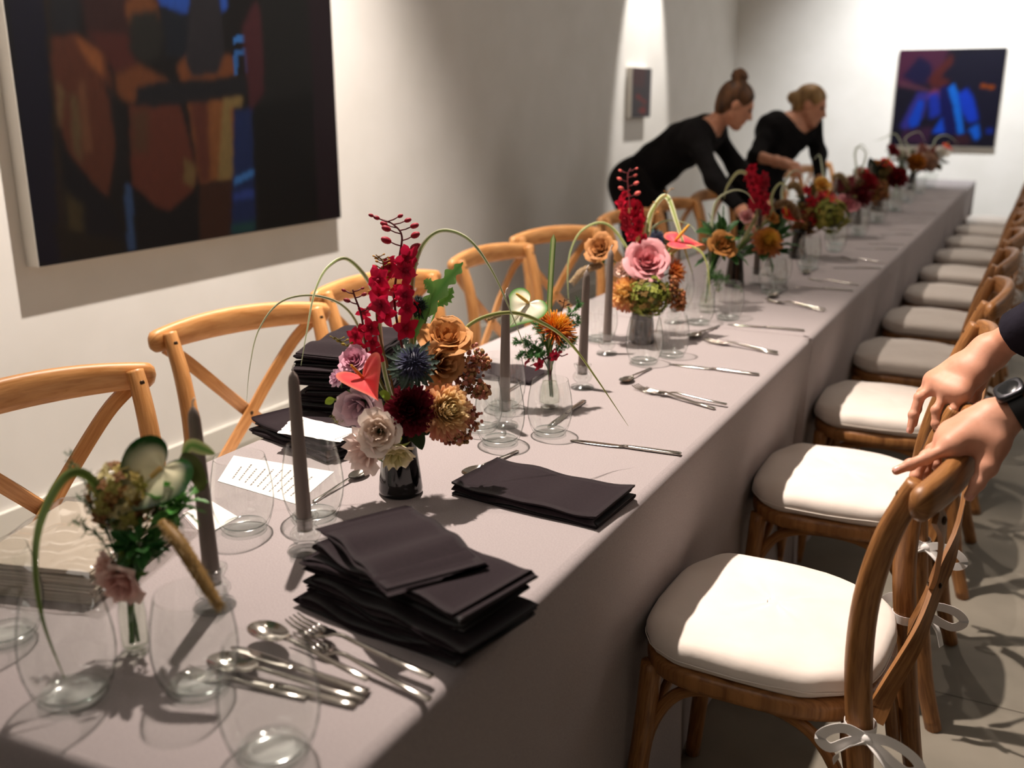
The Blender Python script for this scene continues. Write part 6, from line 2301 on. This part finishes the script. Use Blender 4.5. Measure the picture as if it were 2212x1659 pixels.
def hand_auto(parent, root, el, wr, hd, side, skin):
    """relaxed, slightly curled hand continuing the forearm"""
    ax = (Vector(wr) - Vector(el)).normalized() if hd is None else Vector(hd).normalized()
    W = Vector(wr)
    dn = Vector((0, 0, -1)) - ax * Vector((0, 0, -1)).dot(ax)
    dn = dn.normalized() if dn.length > 0.2 else Vector((1, 0, 0))
    sd = ax.cross(dn) * (1 if side == 'r' else -1)                     # towards the thumb
    F_ = []
    for i, (off, ln) in enumerate(((0.030, 0.92), (0.010, 1.0), (-0.010, 0.95), (-0.028, 0.76))):
        b = W + ax * (0.088 - abs(i - 1) * 0.004) + sd * off
        p1 = b + (ax * 0.9 + dn * 0.45).normalized() * 0.042 * ln
        p2 = p1 + (ax * 0.45 + dn * 0.9).normalized() * 0.026 * ln
        p3 = p2 + (ax * 0.1 + dn * 1.0).normalized() * 0.020 * ln
        F_.append([b, p1, p2, p3])
    T_ = [W + ax * 0.020 + sd * 0.024 + dn * 0.008, W + ax * 0.052 + sd * 0.046 + dn * 0.016, W + ax * 0.080 + sd * 0.050 + dn * 0.028, W + ax * 0.100 + sd * 0.044 + dn * 0.036]
    rads = [0.95, 1.0, 0.95, 0.82]
    pr = hand_prims(W, F_, T_, rads, fore=W - ax * 0.05)
    lo, hi = bounds(pr + [('s', c[2], c[3], .01, .01) for c in F_] + [('s', T_[2], T_[3], .01, .01)], 0.012)
    sdf_obj('hand', lambda P_: hand_sdf(P_, pr, F_, T_, rads), lo, hi, 0.0036, skin, parent, root)


# ---------------------------------------------------------------- server bending over the table, hair in a high bun
dw = 5.52
W1 = dict(pelvis=P(1378, 388, dw + 0.15), chest=P(1468, 318, dw), neck=P(1545, 268, dw - 0.12), head=P(1589, 226, dw - 0.18), hf=facing(0.80, -0.42, 0.10), hu=facing(0.42, 0.85, 0.0),
          shr=P(1502, 298, dw - 0.22), shl=P(1540, 280, dw + 0.10), elr=P(1545, 390, dw - 0.36), ell=P(1590, 360, dw + 0.06), wrr=P(1598, 450, dw - 0.46), wrl=P(1640, 425, dw - 0.04),
          hipl=P(1390, 398, dw + 0.24), hipr=P(1366, 398, dw + 0.06))
pz = W1['pelvis']
for q, dd in (('l', 0.10), ('r', -0.10)):
    hp = W1['hip' + q]
    W1['kn' + q] = (hp.x + 0.09, hp.y, 0.50)
    W1['an' + q] = (hp.x - 0.01, hp.y, 0.09)
    W1['to' + q] = (hp.x + 0.15, hp.y, 0.045)
human('person', 'person in black with a high brown bun bending over the table', (pz.x, pz.y, 0), W1, M_SKIN2, M_HAIR1, M_BLACK, M_BLACK2, bun=(0, -.052, .138), sleeve=0.92, group=None, h=0.010, apron=True)

# server behind her, blond hair tied low, forearm bare
dv = 6.15
W2 = dict(pelvis=P(1632, 388, dv + 0.02), chest=P(1684, 312, dv - 0.02), neck=P(1716, 262, dv - 0.04), head=P(1750, 228, dv - 0.08), hf=facing(0.78, -0.40, 0.42), hu=facing(0.34, 0.9, 0.0),
          shr=P(1660, 275, dv - 0.10), shl=P(1752, 268, dv + 0.05), elr=P(1634, 338, dv - 0.22), ell=P(1768, 330, dv + 0.06), wrr=P(1690, 352, dv - 0.38), wrl=P(1772, 388, dv - 0.10),
          hipl=P(1652, 398, dv + 0.10), hipr=P(1612, 396, dv - 0.06))
pz = W2['pelvis']
for q in 'lr':
    hp = W2['hip' + q]
    W2['kn' + q] = (hp.x + 0.07, hp.y - 0.04, 0.50)
    W2['an' + q] = (hp.x - 0.01, hp.y, 0.09)
    W2['to' + q] = (hp.x + 0.13, hp.y - 0.06, 0.045)
human('person', 'person in black with blond hair tied low, arranging the far settings', (pz.x, pz.y, 0), W2, M_SKIN2, M_HAIR2, M_BLACK, M_BLACK, bun=(0, -.108, .012), sleeve={'l': 0.85, 'r': 0.05}, h=0.010, neckline=0.55)

# ---------------------------------------------------------------- person pushing in the first aisle chair
root = Vector((0.40, 1.62, 0))
dR, dL = depth_of((-0.1, 1.5, 0.86)), depth_of((-0.08, 1.86, 0.87))
WR, WL = P(2152, 905, dR + 0.005), P(2146, 752, dL)
ELR, ELL = Vector((0.235, 1.62, 1.12)), Vector((0.16, 1.80, 1.16))
J = dict(pelvis=(0.44, 1.60, 0.95), chest=(0.40, 1.66, 1.24), neck=(0.365, 1.72, 1.47), head=(0.335, 1.78, 1.585), hf=(-0.55, 0.55, -0.62), hu=(-0.2, 0.4, 0.8),
         shl=(0.215, 1.62, 1.39), shr=(0.53, 1.80, 1.39), ell=ELL, elr=ELR, wrl=WL.lerp(ELL, 0.35), wrr=WR.lerp(ELR, 0.35),
         hipl=(0.36, 1.555, 0.93), hipr=(0.52, 1.645, 0.93), knl=(0.35, 1.60, 0.50), knr=(0.51, 1.68, 0.50), anl=(0.37, 1.55, 0.09), anr=(0.53, 1.64, 0.09), tol=(0.33, 1.69, 0.045), tor=(0.49, 1.78, 0.045))
man = human('person', 'person in navy sleeves and a black wristwatch gripping the first aisle chair', root, J, M_SKIN, M_HAIR3, M_NAVY, M_BLACK2, bun=None, sleeve=0.0, h=0.011, female=False, hands=False)

# right hand (nearer the camera): index laid along the rail, thumb dropped behind it
FR = [[P(2056, 964, dR - 0.010), P(2000, 990, dR - 0.014), P(1966, 1004, dR - 0.014), P(1936, 1017, dR - 0.012)],
      [P(2050, 950, dR + 0.012), P(2000, 986, dR + 0.012), P(1978, 1030, dR + 0.012), P(1984, 1066, dR + 0.010)],
      [P(2056, 938, dR + 0.034), P(2012, 972, dR + 0.036), P(1998, 1020, dR + 0.036), P(2014, 1062, dR + 0.032)],
      [P(2066, 930, dR + 0.054), P(2032, 962, dR + 0.058), P(2022, 1004, dR + 0.058), P(2036, 1040, dR + 0.054)]]
TR = [P(2150, 958, dR - 0.018), P(2133, 1008, dR - 0.026), P(2112, 1044, dR - 0.026), P(2093, 1072, dR - 0.024)]
rads = [1.0, 1.0, 0.96, 0.84]
pr = hand_prims(WR, FR, TR, rads, fore=WR.lerp(ELR, 0.55))
lo, hi = bounds(pr + [('s', c[i], c[i + 1], .011, .011) for c in FR + [TR] for i in range(3)], 0.012)
sdf_obj('hand', lambda P_: hand_sdf(P_, pr, FR, TR, rads), lo, hi, 0.0022, M_SKIN, man, root)
# left hand (further): fingers draped over the rail
FL = [[P(2018, 822, dL + 0.044), P(1992, 848, dL + 0.046), P(1980, 884, dL + 0.046), P(1974, 916, dL + 0.044)],
      [P(2026, 830, dL + 0.022), P(1986, 858, dL + 0.022), P(1973, 896, dL + 0.022), P(1966, 930, dL + 0.022)],
      [P(2050, 842, dL + 0.000), P(2022, 886, dL - 0.002), P(2022, 916, dL - 0.002), P(2031, 942, dL + 0.0)],
      [P(2076, 850, dL - 0.020), P(2060, 884, dL - 0.020), P(2061, 908, dL - 0.016), P(2070, 926, dL - 0.012)]]
TL = [P(2124, 780, dL + 0.030), P(2112, 826, dL + 0.040), P(2106, 858, dL + 0.042), P(2100, 886, dL + 0.040)]
pl = hand_prims(WL, FL, TL, rads, fore=WL.lerp(ELL, 0.55))
lo, hi = bounds(pl + [('s', c[i], c[i + 1], .011, .011) for c in FL + [TL] for i in range(3)], 0.012)
sdf_obj('hand', lambda P_: hand_sdf(P_, pl, FL, TL, rads), lo, hi, 0.0022, M_SKIN, man, root)
m = MB()
for ch, k in ((FR[0], 1.0), (FR[1], 1.0), (FR[2], .96), (FR[3], .84), (TR, 1.15), (FL[1], 1.0), (FL[2], .96), (FL[3], .84)):
    ax = (ch[3] - ch[2]).normalized()
    out = (ch[1] - (ch[0] + ch[3]) / 2)
    if ch is FR[0]:
        out = UPV + TOCAM * 0.3
    if ch is TR:
        out = TOCAM + _r * 0.6
    nail(m, ch[2], ch[3], out, 0.0066 * k)
m.build('fingernails', M_NAIL, man, world_root=root)
# sleeves end in clean cuffs
for Wx, Ex, t0 in ((WL, ELL, 0.16), (WR, ELR, 0.30)):
    m = MB()
    a, b_ = Wx.lerp(Ex, t0), Wx.lerp(Ex, 1.0)
    pth = [a, a.lerp(b_, 0.02), a.lerp(b_, 0.25), a.lerp(b_, 0.5), a.lerp(b_, 0.75), b_]
    ax = (b_ - a).normalized()
    rr_ = [0.041, 0.043, 0.045, 0.048, 0.051, 0.054]
    prof = [(math.cos(2 * PI * j / 24) * (1 + 0.03 * math.sin(j * 2.2)), math.sin(2 * PI * j / 24) * (1 + 0.03 * math.sin(j * 1.7))) for j in range(24)]
    m.sweep(pth + pth[::-1], prof, rr_ + [r - 0.004 for r in rr_[::-1]], up=(0, 1, 0.3), cap=False)
    m.build('sleeve', M_NAVY, man, world_root=root)
# wristwatch on the nearer wrist
wp = WR.lerp(ELR, 0.115)
ax = (ELR - WR).normalized()
topd = (UPV * 0.9 - _r * 0.55 + TOCAM * 0.15)
topd = (topd - ax * topd.dot(ax)).normalized()
sdd = ax.cross(topd)
wt = man and thing('wristwatch', 'black wristwatch with a square dark case on the hand nearest the chair end', 'watch', wp)
m = MB()
pth = [wp + topd * (0.0315 * math.cos(a)) + sdd * (0.0335 * math.sin(a)) for a in [2 * PI * i / 28 for i in range(29)]]
prof = [(-0.0115, -0.0015), (0.0115, -0.0015), (0.0115, 0.0015), (-0.0115, 0.0015)]
m.sweep(pth, prof, None, up=tuple(ax))
m.build('strap', pmat('black_rubber', s(16, 16, 17), 0.55), wt, world_root=wp, auto=40)
m = MB()
Mx = Matrix((sdd, ax, topd)).transposed()
cs = wp + topd * 0.0345
rg = []
for sc, z in ((0.9, -0.004), (1.0, -0.002), (1.0, 0.004), (0.92, 0.0065), (0.8, 0.007)):
    rg.append([tuple(cs + Mx @ Vector((0.0205 * sc * math.copysign(abs(math.cos(a)) ** .5, math.cos(a)), 0.0215 * sc * math.copysign(abs(math.sin(a)) ** .5, math.sin(a)), z))) for a in [2 * PI * i / 24 for i in range(24)]])
m.rings(rg)
m.build('watch_case', pmat('gunmetal', s(70, 70, 74), 0.3, 0.9), wt, world_root=wp)
m = MB()
m.lathe([(0.0, 0.0074), (0.0145, 0.0074), (0.0155, 0.0070)], 24, center=(0, 0, 0), cap=False)
m.v = [tuple(cs + Mx @ Vector(p)) for p in m.v]
m.build('dial', pmat('watch_dial', s(24, 26, 28), 0.15), wt, world_root=wp)
